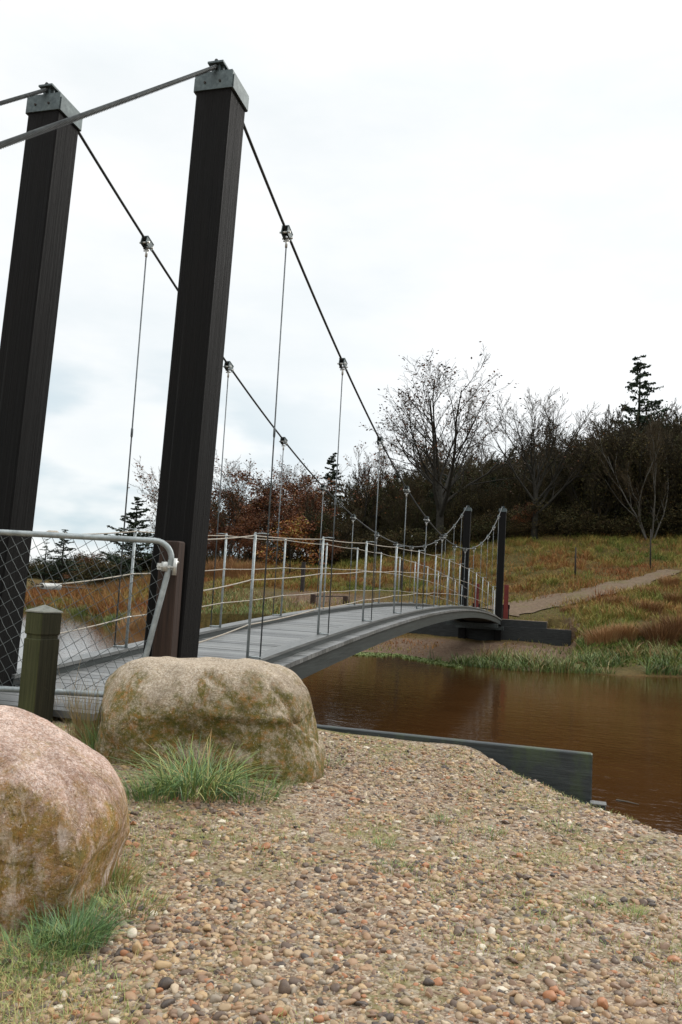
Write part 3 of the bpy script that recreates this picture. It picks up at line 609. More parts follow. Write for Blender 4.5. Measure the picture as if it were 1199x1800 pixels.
c1=at(-70,1450,2.72); boulder('boulder',(c1[0]-.08,c1[1]-.02,-.165),shape1,M['rock_pink'],'large pink granite boulder cut off by the left edge of the picture',-YAW)
# ------------------------------------------------------------ pebbles
PV,PF=icos(2); QV,QF=icos(1)
def scatter_pebbles(name,P,size,TV,TF,tints,seed,flat=.55):
    r=np.random.default_rng(seed); n=len(P); k=len(TV)
    if k>12:
        U=np.repeat(TV[None],n,0).copy()
        for q_ in range(6):
            nn=r.normal(0,1,(n,3)); nn/=np.linalg.norm(nn,axis=1)[:,None]; h_=r.uniform(.45,.85,n); e_=np.maximum(np.einsum('nki,ni->nk',U,nn)-h_[:,None],0); U=U-e_[:,:,None]*nn[:,None,:]
        TV=None
    sc_=size[:,None]*np.stack([r.uniform(.8,1.35,n),r.uniform(.6,1.,n),r.uniform(flat-.12,flat+.2,n)],-1)
    V=(U*1.12*(1+r.uniform(-.04,.04,(n,k,1))) if TV is None else TV[None]*(1+r.uniform(-.24,.24,(n,k,1))))*sc_[:,None,:]
    tl=r.normal(0,.25,n); V2=V.copy(); V2[:,:,2]=V[:,:,2]*np.cos(tl)[:,None]+V[:,:,0]*np.sin(tl)[:,None]; V2[:,:,0]=V[:,:,0]*np.cos(tl)[:,None]-V[:,:,2]*np.sin(tl)[:,None]
    an=r.uniform(0,6.28,n); c_,s__=np.cos(an)[:,None],np.sin(an)[:,None]
    W_=np.stack([V2[:,:,0]*c_-V2[:,:,1]*s__,V2[:,:,0]*s__+V2[:,:,1]*c_,V2[:,:,2]],-1)+P[:,None,:]
    W_[:,:,2]+=(sc_[:,2]*r.uniform(-.1,.55,n))[:,None]
    F=(TF[None]+(np.arange(n)*k)[:,None,None]).reshape(-1,3)
    return npmesh(name,W_.reshape(-1,3),F,M['pebble'],smooth=(k>12),tint=np.repeat(tints,k))
def near_area(n,r,v0,v1,bias=1.):
    v=v0+(v1-v0)*r.random(n)**bias; u=(r.random(n)*2-1)*(.52*v+.7); x=CX+v*FH[0]+u*RT0[0]; y=CY+v*FH[1]+u*RT0[1]; return x,y
def tints(r,n): return np.clip(r.choice([.05,.15,.27,.4,.5,.6,.7,.8,.88,.96,1.],n,p=[.065,.10,.16,.16,.13,.10,.09,.045,.075,.055,.02]),0,1)
r=np.random.default_rng(5)
def leftcut(x,y):
    u=(x-CX)*RT0[0]+(y-CY)*RT0[1]; v=(x-CX)*FH[0]+(y-CY)*FH[1]; return sstep((-.22-u/v)/.16)*(v<3.4)
def bandmask(x,y): return (y<-.12)&((x>1.0)|(y<-.9))
def peb(n,v0,v1,mu,sg,lo,hi,big,seed,label):
    x,y=near_area(n,r,v0,v1,.85); k=bandmask(x,y); x,y=x[k],y[k]; cov=vnoise(x,y,.5,77)*.6+vnoise(x,y,.17,78)*.4; u_=(x-CX)*RT0[0]+(y-CY)*RT0[1]; v_=(x-CX)*FH[0]+(y-CY)*FH[1]; k=r.random(len(x))<np.clip(.35+1.5*(cov-.25),.3,1)*(1-.6*sstep((-.22-u_/v_)/.16)*(v_<3.3)); x,y=x[k],y[k]; P=np.stack([x,y,near_z(x,y)-.002],-1)
    sz=np.clip(r.lognormal(math.log(mu),sg,len(P)),lo,hi); t=tints(r,len(P)); kb=sz>big
    for kk,(VV,FF) in ((kb,(PV,PF)),(~kb,(QV,QF))):
        if kk.any(): tag(scatter_pebbles('gravel_pebbles',P[kk],sz[kk],VV,FF,t[kk],seed+(1 if VV is PV else 2)),label+(', the larger ones' if VV is PV else ', the fine ones'),'gravel',kind='stuff')
peb(120000,1.3,3.3,.0054,.52,.0025,.0185,.0082,1,'mixed washed pebbles in the nearest gravel')
peb(165000,3.1,7.2,.0062,.52,.0030,.021,.03,5,'mixed washed pebbles across the gravel bank')
# a few stones that stand out
st=[(290,1738,.021,.02,'dark purple-brown rounded stone at the bottom of the picture'),(365,1640,.020,.7,'orange-tan stone left of centre in the gravel'),(240,1676,.022,.7,'yellow-ochre stone in the grass beside the pink boulder'),(232,1648,.016,1.,'small white stone above the yellow-ochre stone'),
    (1060,1775,.018,.8,'reddish flat stone at the lower right of the gravel'),(500,1745,.020,.15,'brown flat stone at the bottom of the gravel, right of the purple-brown one'),(965,1757,.020,.8,'salmon-coloured flat stone at the lower right'),(270,1613,.014,1.,'white pebble at the edge of the grass by the pink boulder')]
for q_,(px,py,sz_,t_,lb) in enumerate(st):
    p=hit(px,py,False); o=scatter_pebbles('stone',np.zeros((1,3)),np.array([sz_]),PV,PF,np.array([t_]),50+q_,.62); o.location=(p[0],p[1],p[2]+sz_*.35); tag(o,lb,'stone')
# ------------------------------------------------------------ blades of grass
def blades(name,P,h,w,lean,mat,tint,seg=3,parent=None,r=None,az=None,droop=1.):
    r=r or RNG; n=len(P); az=r.uniform(0,6.283,n) if az is None else az; fz=az+r.normal(0,.6,n)+math.pi/2
    ld=np.stack([np.cos(az),np.sin(az),np.zeros(n)],-1); sd_=np.stack([np.cos(fz),np.sin(fz),np.zeros(n)],-1)
    k=seg+1; V=np.zeros((n,2*seg+1,3))
    for i_ in range(k):
        t=i_/seg; hz=h*(t-(lean*.45*droop)*t*t); out=h*lean*t**1.7
        c_=P+ld*out[:,None]+np.stack([0*hz,0*hz,hz],-1)
        if i_<seg:
            wd=(w*(1-t*.75)*.5)[:,None]; V[:,2*i_]=c_-sd_*wd; V[:,2*i_+1]=c_+sd_*wd
        else: V[:,2*seg]=c_
    nv=2*seg+1; base=(np.arange(n)*nv)[:,None]; F4=[]
    for i_ in range(seg-1): F4.append(base+np.array([[2*i_,2*i_+1,2*i_+3,2*i_+2]]))
    F3=base+np.array([[2*seg-2,2*seg-1,2*seg]])
    return npmesh(name,V.reshape(-1,3),([np.concatenate(F4)] if F4 else [])+[F3],mat,parent,tint=np.repeat(tint,nv))
def leafquads_(P,size,r,tint):
    n=len(P); az=r.uniform(0,6.283,n); u=np.stack([np.cos(az),np.sin(az),r.normal(0,.25,n)],-1); w=np.stack([-np.sin(az),np.cos(az),r.normal(0,.35,n)],-1); s_=size[:,None]
    V=np.stack([P-u*s_,P+w*s_*.35,P+u*s_,P-w*s_*.35],1); b=(np.arange(n)*4)[:,None]; return V.reshape(-1,3),b+np.array([[0,1,2,3]]),np.repeat(tint,4)
def tuft(px,py,n,rad,h,lean,tmu,tsd,label,mat='grass_near',w=.005,squash=1.,name='grass_tuft'):
    r=np.random.default_rng(int(px*7+py)); p=hit(px,py,False); a=r.uniform(0,6.283,n); q_=rad*np.sqrt(r.random(n))
    xx,yy=p[0]+q_*np.cos(a),p[1]+q_*np.sin(a)*squash; P=np.stack([xx-p[0],yy-p[1],near_z(xx,yy)-p[2]-.005],-1)
    hh=h*r.uniform(.3,1.2,n); o=blades(name,P,hh,np.full(n,w)*r.uniform(.6,1.3,n),lean*r.uniform(.3,1.3,n),M[mat],np.clip(r.normal(tmu,tsd,n),0,1),5,None,r,az=a+r.normal(0,.5,n)); o.location=p
    return tag(o,label,'grass')
tuft(345,1392,520,.19,.27,1.2,.42,.28,'large green grass tuft at the foot of the buff boulder',w=.0065)
tuft(430,1398,260,.17,.14,.9,.4,.25,'low grass tuft at the lower right corner of the buff boulder')
tuft(265,1402,240,.11,.16,.8,.35,.2,'grass tuft beneath the left end of the buff boulder')
tuft(125,1655,620,.105,.125,.9,.22,.16,'dewy blue-green grass tuft at the foot of the pink boulder',w=.0032)
tuft(60,1690,300,.11,.09,.9,.4,.22,'low green tuft left of the dewy tuft',w=.003)
tuft(195,1560,360,.09,.12,.8,.7,.2,'tawny grass tuft under the right side of the pink boulder','grass_near',w=.003)
tuft(225,1600,420,.12,.07,.9,.62,.25,'short mossy grass patch right of the pink boulder',w=.003)
tuft(158,1310,360,.12,.34,.35,.55,.25,'tall upright grass growing between the bollard and the buff boulder','grass_dry',w=.004)
tuft(185,1330,260,.10,.22,.5,.3,.2,'green grass clump at the left end of the buff boulder',w=.004)
tuft(60,1262,220,.14,.06,.7,.45,.2,'short grass around the base of the bollard',w=.004)
tuft(120,1262,70,.16,.42,.6,.9,.1,'thin dry grass stalks beside the bollard','grass_dry',w=.003)
tuft(490,1382,170,.12,.06,.9,.4,.25,'sparse grass right of the big tuft under the buff boulder',w=.003)
# short grass and moss sprigs through the gravel
r=np.random.default_rng(21)
x,y=near_area(120000,r,1.4,7.,.85); dens=vnoise(x,y,.45,12)*.6+vnoise(x,y,.15,13)*.4; u=(x-CX)*RT0[0]+(y-CY)*RT0[1]; v=(x-CX)*FH[0]+(y-CY)*FH[1]
left=sstep((-.18-u/v)/.18); k=(dens>.53-.42*left)&bandmask(x,y)&(r.random(len(x))<.75); x,y=x[k],y[k]; n=len(x)
u=u[k]; v=v[k]; P=np.stack([x,y,near_z(x,y)-.002],-1); hh=r.uniform(.018,.042,n)*(1+.5*left[k])
tag(blades('short_grass',P,hh,np.full(n,.0026),r.uniform(.3,1.2,n),M['grass_near'],np.clip(r.normal(.68,.16,n),0,1),2,r=r),'thin grass and moss sprigs growing through the gravel','grass',kind='stuff')
x,y=near_area(90000,r,1.3,3.6,.8); u=(x-CX)*RT0[0]+(y-CY)*RT0[1]; v=(x-CX)*FH[0]+(y-CY)*FH[1]; dn=vnoise(x,y,.22,90)*.6+vnoise(x,y,.07,91)*.4; lf=sstep((-.20-u/v)/.16)
k=(lf>0)&(dn>.62-.42*lf)&(r.random(len(x))<.25+.75*lf); x,y,lf=x[k],y[k],lf[k]; n=len(x); P=np.stack([x,y,near_z(x,y)-.002],-1); cv=vnoise(x,y,.18,92)
tag(blades('mossy_grass',P,r.uniform(.015,.045,n),np.full(n,.0024),r.uniform(.4,1.4,n),M['grass_near'],np.clip(.38+.6*cv+r.normal(0,.14,n),0,.95),2,r=r),'short mossy olive grass covering the ground in the lower left corner','grass',kind='stuff')
for i_,(px,py,s_,lb) in enumerate([(690,1530,.05,'small grass sprig in the middle of the gravel'),(860,1470,.05,'grass sprig in the gravel right of the retaining wall step'),(985,1460,.06,'grass sprig near the water at the right'),(580,1345,.06,'grass patch beside the right end of the buff boulder'),(770,1445,.05,'grass sprig below the retaining wall'),(1110,1610,.04,'grass sprig near the right edge of the gravel'),(670,1490,.04,'pale grass sprig in the gravel left of centre'),(1040,1590,.04,'grass sprig in the gravel at right, left of another sprig')]):
    tuft(px,py,130,s_*1.5,s_,.8,.5,.2,lb,w=.003)
x,y=None,None
# fallen leaves and twig bits on the gravel
x,y=near_area(900,r,1.4,6.,.85); k=bandmask(x,y); x,y=x[k],y[k]; n=len(x); P=np.stack([x,y,near_z(x,y)+.010],-1)
V,F,t=leafquads_(P,r.uniform(.006,.016,n),r,np.clip(r.normal(.5,.3,n),0,1)); tag(npmesh('leaf_litter',V,F,M['leaf_litter'],tint=t),'small brown fallen leaves scattered on the gravel','leaves',kind='stuff')
# floating stick
p0=CAM+ray(1083,1406)*((WZ+.01-CZ)/ray(1083,1406)[2]); p1=CAM+ray(1123,1414)*((WZ+.01-CZ)/ray(1123,1414)[2])
o=MB().tube([p0,(p0+p1)/2+np.array([0,0,.004]),p1],[.008,.007,.004],6).build('floating_stick',M['bark_pale']); tag(o,'pale stick floating on the brown water','stick')
# ------------------------------------------------------------ field grass, sedge, tussocks
def far_area(n,r,v0,v1,a0,a1):
    v=np.exp(r.uniform(math.log(v0),math.log(v1),n)); a=r.uniform(a0,a1,n); return CX+v*(FH[0]+a*RT0[0]),CY+v*(FH[1]+a*RT0[1]),v,a
def near_path(x,y,d=1.25):
    return np.array([0])<0 if len(x)==0 else np.concatenate([np.min(np.hypot(x[i:i+20000,None]-PATH[None,:,0],y[i:i+20000,None]-PATH[None,:,1]),1) for i in range(0,len(x),20000)])<d
r=np.random.default_rng(31)
x,y,v,a=far_area(210000,r,24,66,-.55,.62); vs=np.interp(a,shore[:,0],shore[:,1]); z=far_z(x,y); und=(np.abs(x)<1.1)&(y<LN+1)
k=(v>vs+.8)&~near_path(x,y,.55+r.random(len(x))**2*.6)&~und&~((y>LN+.1)&(y<LN+1.9)&(x>-4.6)&(x<2.9)); bare=(a>-.02)&(a<.30)&(v<34.0); flat_=(a>.16)&(a<.3)&(v>34.8)&(v<37.6); k&=~(bare&(r.random(len(x))<.88)); k&=~(flat_&(r.random(len(x))<.6)); cl=(a>-.12)&(a<.12)&(v>35.5)&(v<41); k&=~(cl&(r.random(len(x))<.75))
x,y,z,v,a=x[k],y[k],z[k],v[k],a[k]; n=len(x)
cl_=vnoise(x,y,5.5,40)*.5+vnoise(x,y,1.3,41)*.5
tn=np.clip(-.02+cl_*1.2+r.normal(0,.12,n)-.22*(a<-.22)*(v<34)-.16*((v<38)&(a>.2)),0,1)
hh=r.uniform(.12,.5,n)*(.3+1.6*vnoise(x,y,2.2,42)**1.4); hh*=np.where((v>34)&(v<42)&(a>-.15)&(a<.28),.45,1.)
hh*=np.where((a>.1)&(v<35),.7,1.); lf=(a<-.2)&(v>36); hh=np.where(lf,hh*2.2,hh); tn=np.where(lf,np.clip(tn+.22,0,1),tn)
jx=r.normal(0,.05,n)
tag(blades('field_grass',np.stack([x,y,z-.03],-1),hh,r.uniform(.02,.05,n),r.uniform(.2,.9,n),M['grass_field'],tn,2,r=r),'rough autumn grass covering the far bank and hillside','grass',kind='stuff')
cx0_,cy0_,v,a=far_area(5200,r,26,64,-.45,.62); cx0_,cy0_,v,a=[q_[~near_path(cx0_,cy0_,1.3)&(v>np.interp(a,shore[:,0],shore[:,1])+2.5)&(vnoise(cx0_,cy0_,3.1,70)>.38)&~((a>-.12)&(a<.3)&(v<42))] for q_ in (cx0_,cy0_,v,a)]; m0=len(cx0_); nb=34
rad=r.uniform(.12,.4,m0); ang=r.uniform(0,6.283,(m0,nb)); rr0=rad[:,None]*np.sqrt(r.random((m0,nb))); x=(cx0_[:,None]+rr0*np.cos(ang)).ravel(); y=(cy0_[:,None]+rr0*np.sin(ang)).ravel(); hb_=r.uniform(.25,.75,m0); tb_=np.clip(-.05+1.15*(vnoise(cx0_,cy0_,4.,71)*.6+r.random(m0)*.4),0,1)
z=far_z(x,y); n=len(x)
tag(blades('grass_clumps',np.stack([x,y,z-.03],-1),np.repeat(hb_,nb)*r.uniform(.5,1.1,n),r.uniform(.02,.045,n),r.uniform(.2,.9,n),M['grass_field'],np.clip(np.repeat(tb_,nb)+r.normal(0,.1,n),0,1),2,r=r,az=ang.ravel()+r.normal(0,.5,n)),'tussocky clumps of tawny and olive grass across the hillside','grass',kind='stuff')
# sedge along the waterline
x,y,v,a=far_area(46000,r,22.5,31,-.04,.60); vs=np.interp(a,shore[:,0],shore[:,1]); d=v-vs; dens=vnoise(x,y,1.4,50)
lim=np.interp(a,[-.04,.10,.15,.2,.3,.6],[.0,.0,1.3,2.7,2.3,2.6]); k=(d>-.25)&(d<lim*(.4+1.*dens))&(dens>.32)&(vnoise(x,y,.5,57)>.3); x,y,v,a,d=x[k],y[k],v[k],a[k],d[k]; n=len(x); z=np.maximum(far_z(x,y),WZ)
hh=r.uniform(.22,.68,n)*(.3+1.2*vnoise(x,y,.8,51)); tn=np.clip(r.normal(.38,.24,n)+.22*(d>1.6)+.7*(vnoise(x,y,.9,53)-.5),0,1)
tag(blades('bank_sedge',np.stack([x,y,z-.03],-1),hh,r.uniform(.014,.034,n),r.uniform(.2,1.0,n),M['reed'],tn,4,r=r),'green sedge and reeds along the far waterline','sedge',kind='stuff')
# green fringe on the left bank and below the bridge
x,y,v,a=far_area(30000,r,22.5,50,-.44,-.02); vs=np.interp(a,shore[:,0],shore[:,1]); d=v-vs; k=(d>-.2)&(d<5.5*(.3+vnoise(x,y,2,52))); x,y,v,a,d=x[k],y[k],v[k],a[k],d[k]; n=len(x); z=np.maximum(far_z(x,y),WZ)
tag(blades('bank_grass',np.stack([x,y,z-.03],-1),r.uniform(.15,.5,n),r.uniform(.018,.04,n),r.uniform(.3,1.,n),M['reed'],np.clip(r.normal(.4,.2,n)+.08*d,0,1),3,r=r),'lush green grass along the waterline left of the footbridge','grass',kind='stuff')
# floating weed mat
x,y,v,a=far_area(9000,r,23,28,.02,.16); vs=np.interp(a,shore[:,0],shore[:,1]); d=v-vs; k=(d>-1.3)&(d<.15)&(vnoise(x,y,.9,55)>.25); x,y=x[k],y[k]; n=len(x)
tag(blades('water_weed',np.stack([x,y,np.full(n,WZ+.0)],-1),r.uniform(.03,.09,n),r.uniform(.03,.07,n),r.uniform(.6,1.,n),M['reed'],np.clip(r.normal(.5,.1,n),0,1),2,r=r),'bright green weed floating at the foot of the far bank','weed',kind='stuff')
def tussock(px,py,n,rad,h,label,mat='tussock',tm=.5,lean=.5,name='grass_tussock',gr=None,P0=None):
    r=np.random.default_rng(int(px*3+py)); p=hit(px,py) if P0 is None else P0; a=r.uniform(0,6.283,n); q_=rad*np.sqrt(r.random(n)); xx,yy=p[0]+q_*np.cos(a),p[1]+q_*np.sin(a)
    P=np.stack([xx-p[0],yy-p[1],far_z(xx,yy)-p[2]-.03],-1); o=blades(name,P,h*r.uniform(.5,1.1,n),r.uniform(.012,.03,n),lean*r.uniform(.3,1.3,n),M[mat],np.clip(r.normal(tm,.22,n),0,1),3,None,r,az=a+r.normal(0,.4,n)); o.location=p
    return tag(o,label,'grass',gr)
for px,py,n,rad,h,tm,lb in [(1062,1128,900,.65,.75,.65,'broad straw-coloured tussock above the sedge, right of the far retaining wall'),(1105,1122,700,.5,.7,.75,'straw tussock right of the broad one'),(1140,1080,700,.5,.8,.25,'rusty bracken tussock on the slope at right'),(1162,1135,1000,.5,1.1,.05,'dark brown tall tussock by the sedge at right'),(1190,1125,900,.5,1.2,.1,'dark brown tussock at the right edge by the sedge'),(1140,1045,500,.45,.55,.45,'tawny tussock just below the path'),(1190,1060,600,.5,.7,.3,'red-brown tussock at the right edge below the path'),(1085,1060,400,.5,.45,.35,'low tawny tussock below the path'),(1175,1030,500,.4,.7,.6,'pale tussock at the right end of the path'),(1000,1075,260,.4,.35,.35,'low brown clump near the path foot')]:
    tussock(px,py,n,rad,h,lb,tm=tm)
# ------------------------------------------------------------ trees
def grow(seed,h,trunk_r,levels,nstem=1,spread=.5,up=.25,twig_n=6,clear=.25,wig=.12,kids=(5,6,6,5),lenf=(.62,.55,.5,.45),stemspread=.15,crown_w=1.,tfrac=.86):
    rd=random.Random(seed); thick=[]; thin=[]; tips=[]
    def branch(p,d,ln,r0,lv):
        n=max(3,int(6-lv)); pts=[p.copy()]; rs=[r0]; dd=d.copy()
        for i_ in range(n):
            dd=(dd+Vector((rd.gauss(0,wig),rd.gauss(0,wig),rd.gauss(0,wig)*.6+up*(.10 if lv else .04)))).normalized()
            pts.append(pts[-1]+dd*(ln/n)); rs.append(r0*(1-(i_+1)/n*(.62 if lv==0 else .8)))
        (thick if lv<=1 or (lv==2 and r0>.02) else thin).append((pts,rs,lv))
        if lv>=levels: tips.append(pts[-1]); tips.append(pts[len(pts)//2]); return
        nk=kids[min(lv,len(kids)-1)]; 
        for k in range(nk):
            t=(clear if lv==0 else .18)+(1-(clear if lv==0 else .18))*((k+rd.random())/nk); f=t*n; i0=min(int(f),n-1); q_=pts[i0].lerp(pts[i0+1],f-i0)
            dloc=(pts[i0+1]-pts[i0]).normalized(); az=rd.uniform(0,6.283); s1=dloc.orthogonal().normalized(); s2=dloc.cross(s1); ang=spread*rd.uniform(.7,1.3)*(1.15-.35*t)
            nd_=(dloc*math.cos(ang)+(s1*math.cos(az)+s2*math.sin(az))*math.sin(ang)*crown_w).normalized()
            rr2=max(rs[i0]*.55,.005); branch(q_,nd_,ln*lenf[min(lv,len(lenf)-1)]*rd.uniform(.7,1.15)*(1.2-.5*t),rr2,lv+1)
        if lv>0 or nstem==1: pass
    for s_ in range(nstem):
        az=rd.uniform(0,6.283); sp_=stemspread*rd.uniform(.4,1.2)*(0 if nstem==1 else 1)
        d=Vector((math.cos(az)*math.sin(sp_),math.sin(az)*math.sin(sp_),math.cos(sp_))); branch(Vector((math.cos(az)*.12*(nstem>1),math.sin(az)*.12*(nstem>1),-.3)),d,h*(tfrac if nstem==1 else rd.uniform(.6,.85)),trunk_r*(1 if nstem==1 else .6),0)
    return thick,thin,tips
def prisms(thin,rmin,f=1.):
    A=[];B=[];R0=[];R1=[]
    for pts,rs,lv in thin:
        for i_ in range(len(pts)-1): A.append(pts[i_][:]);B.append(pts[i_+1][:]);R0.append(max(rs[i_],rmin));R1.append(max(rs[i_+1],rmin*.7))
    A=np.array(A);B=np.array(B);R0=np.array(R0)*f;R1=np.array(R1)*f; t=B-A; t/=np.linalg.norm(t,axis=1)[:,None]+1e-9; ref=np.where(np.abs(t[:,2:3])<.9,[[0,0,1.]],[[1.,0,0]]); u=np.cross(t,ref); u/=np.linalg.norm(u,axis=1)[:,None]; w=np.cross(t,u); n=len(A); V=np.zeros((n,6,3))
    for k in range(3):
        c_,s__=math.cos(k*2.0944),math.sin(k*2.0944); V[:,k]=A+(u*c_+w*s__)*R0[:,None]; V[:,3+k]=B+(u*c_+w*s__)*R1[:,None]
    b=(np.arange(n)*6)[:,None]; F=np.concatenate([b+np.array([[k,(k+1)%3,3+(k+1)%3,3+k]]) for k in range(3)]); return V.reshape(-1,3),F
def leafquads(P,size,r,tint):
    n=len(P); u=r.normal(0,1,(n,3)); u/=np.linalg.norm(u,axis=1)[:,None]; w=np.cross(u,r.normal(0,1,(n,3))); w/=np.linalg.norm(w,axis=1)[:,None]; s_=size[:,None]
    V=np.stack([P-u*s_,P+w*s_*.6,P+u*s_,P-w*s_*.6],1); b=(np.arange(n)*4)[:,None]; return V.reshape(-1,3),b+np.array([[0,1,2,3]]),np.repeat(tint,4)
def make_tree(name,g,bark,twig,label,cat='tree',leaf=None,nleaf=0,lsize=.07,rmin=.008,tf=1.,seed=0,spreadleaf=.15,top_only=False,trunk_sides=8,group=None,lowbias=None):
    thick,thin,tips=g; root=empty(name); tag(root,label,cat,group); mb=MB()
    for pts,rs,lv in thick: mb.tube(pts,[max(q_,.012) for q_ in rs],trunk_sides if lv==0 else 5,cap=False)
    mb.build('trunk',bark,root); V,F=prisms(thin,rmin,tf); cr=npmesh('branches',V,F,twig,root)
    if nleaf:
        r=np.random.default_rng(seed+100); T=np.array([q_[:] for q_ in tips]); idx=r.integers(0,len(T),nleaf)
        # leaves keep to some sprays so that gaps stay
        h_=np.sin(np.floor(T[:,0]*1.3)*12.9+np.floor(T[:,1]*1.3)*78.2+np.floor(T[:,2]*1.3)*37.7)*43758.5; h_=h_-np.floor(h_); keep=h_[idx]<.62; idx=idx[keep]
        if lowbias: zt=T[idx,2]/T[:,2].max(); idx=idx[r.random(len(idx))<np.clip((lowbias-zt)/.25,0.03,1)]
        P=T[idx]+r.normal(0,spreadleaf,(len(idx),3)); V,F,t=leafquads(P,lsize*r.uniform(.6,1.3,len(idx)),r,np.clip(r.normal(.5,.28,len(idx))+.25*(h_[idx]-.3),0,1)); npmesh('foliage',V,F,M[leaf],root,tint=t)
    return root
def conifer(name,seed,h,wd,label,nb=24,density=1.,cat='tree',mat='needle',clear=.05,group=None):
    r=random.Random(seed); root=empty(name); tag(root,label,cat,group); m=MB(); m.tube([(0,0,-.3),(0,0,h*.5),(.03,0,h*.97)],[h*.018,h*.011,.01],7,cap=False); m.build('trunk',M['bark'],root)
    A=[];T=[]; rn=np.random.default_rng(seed); lim=[]
    for i_ in range(nb):
        t=clear+(1-clear)*((i_+.5)/nb); z=h*t; ln=wd*(1-t)**.8*r.uniform(.75,1.15)+.12
        for k in range(r.randint(4,6)):
            az=r.uniform(0,6.283); z=h*min(.985,max(clear,t+r.uniform(-.6,.6)/nb)); ln=(wd*(1-z/h)**.85+.15)*r.choice([.55,.8,.95,1.05,1.25]); dirv=np.array([math.cos(az),math.sin(az),r.uniform(.05,.6)]); nn=int(ln*46*density)+6; s_=rn.random(nn)**.7; p=np.array([0,0,z])+dirv*(s_*ln)[:,None]+np.stack([rn.normal(0,.05,nn),rn.normal(0,.05,nn),-.22*ln*s_*s_+.1*ln*s_**4],-1)
            side=np.cross(dirv,[0,0,1]); off=(rn.uniform(-1,1,nn)*.30*ln*(1-s_*.75)); p=p+side*off[:,None]; p[:,2]-=np.abs(off)*rn.uniform(.0,.9,nn); A.append(p)
            lim.append(([Vector((0,0,z)),Vector((0,0,z))+Vector(dirv*ln*.6)+Vector((0,0,-.08*ln)),Vector((0,0,z))+Vector(dirv*ln)+Vector((0,0,-.1*ln))],[.03,.02,.008],2))
    V,F=prisms(lim,.008); npmesh('branches',V,F,M['twig'],root)
    P=np.concatenate(A); V,F,t=leafquads(P,rn.uniform(.05,.13,len(P))*(h/9)**.5,rn,np.clip(rn.normal(.45,.25,len(P)),0,1)); npmesh('foliage',V,F,M[mat],root,tint=t); return root
def put(o,px,py,h=None,H0=None,rz=0.,D=None,sink=.1):
    """stand the tree on the hillside where the photograph shows its foot; D overrides the distance"""
    if D is None: p=hit(px,py)
    else:
        r_=ray(px,py); q_=CAM+r_*D; p=np.array([q_[0],q_[1],gz(q_[0],q_[1])])
    o.location=(p[0],p[1],p[2]-sink); o.rotation_euler=(0,0,rz)
    if h: 
        s_=h/H0; o.scale=(s_,s_,s_)
    return p
def hpx(px,pyt,p):   # height that reaches image row pyt at column px
    dd=p-CAM; D=dd@FH; return at(px,pyt,D)[2]-p[2]
def stand(o,px,pyb,pyt,H0,rz=0.,D=None,wx=1.):
    p=put(o,px,pyb,D=D,rz=rz); h=hpx(px+12,pyt,p); s_=h/H0; o.scale=(s_*wx,s_*wx,s_); return o
def H_of(o):
    return max(v.co.z for ch in bpy.data.objects if ch.parent==o for v in ch.data.vertices) if False else max(max(c[2] for c in ch.bound_box) for ch in bpy.data.objects if ch.parent==o)
# big bare oak
t1=make_tree('bare_oak',grow(4,12,.26,4,kids=(11,8,7,5),spread=.62,up=.7,clear=.42,wig=.10,lenf=(1.28,.5,.42,.4),tfrac=.52),M['bark'],M['twig'],'tallest bare oak with a few brown leaves, standing left of the far bridge towers',leaf='leaf_brown',nleaf=3200,lsize=.075,rmin=.0085,seed=1)
stand(t1,775,972,618,H_of(t1),rz=.4,wx=1.33)
t2=make_tree('bare_tree',grow(19,10,.20,4,kids=(11,8,7,5),spread=.60,up=.7,clear=.35,wig=.10,lenf=(1.30,.5,.42,.4),tfrac=.48),M['bark'],M['twig'],'bare fan-shaped tree on the slope right of the far bridge towers',leaf='leaf_brown',nleaf=500,lsize=.07,rmin=.0085,seed=2)
stand(t2,940,946,662,H_of(t2),rz=1.,wx=1.15,D=57)
# generic wood trees
tb=make_tree('wood_tree',grow(8,9,.12,4,nstem=5,kids=(8,7,6,4),spread=.38,up=.8,clear=.1,wig=.11,lenf=(.5,.48,.45,.4),stemspread=.34),M['bark'],M['twig'],'x',leaf='olive',nleaf=9000,lsize=.075,rmin=.013,seed=3,spreadleaf=.3,lowbias=.85)
tb2=make_tree('wood_tree',grow(23,9,.12,4,nstem=6,kids=(8,7,6,4),spread=.40,up=.8,clear=.08,wig=.12,lenf=(.48,.48,.45,.4),stemspread=.42),M['bark'],M['twig_warm'],'x',leaf='olive',nleaf=9000,lsize=.08,rmin=.013,seed=4,spreadleaf=.35,lowbias=.9)
to=make_tree('copper_oak',grow(31,7,.12,4,nstem=2,kids=(7,6,5,4),spread=.6,up=.4,clear=.1,wig=.15,lenf=(.55,.5,.45,.4),stemspread=.4),M['bark'],M['twig_warm'],'x',leaf='leaf_rust',nleaf=9000,lsize=.085,rmin=.010,seed=5,spreadleaf=.25)
ts=conifer('spruce',3,9,2.4,'x',nb=30,density=1.3)
tsh=make_tree('scrub_bush',grow(44,3.2,.05,3,nstem=9,kids=(7,6,5),spread=.5,up=.5,clear=.05,wig=.16,lenf=(.5,.5,.45),stemspread=.8),M['bark'],M['twig_warm'],'x',leaf='olive',nleaf=4200,lsize=.07,rmin=.012,seed=6,spreadleaf=.3)
HH={o.name:H_of(o) for o in (tb,tb2,to,ts,tsh)}
used=set()
def cp_(o,label,cat,group=None,name=None):
    if o.name in used: c=copy_tree(o)
    else: used.add(o.name); c=o
    tag(c,label,cat,group)
    if group is None and 'group' in c: del c['group']
    return c
rd=random.Random(77)
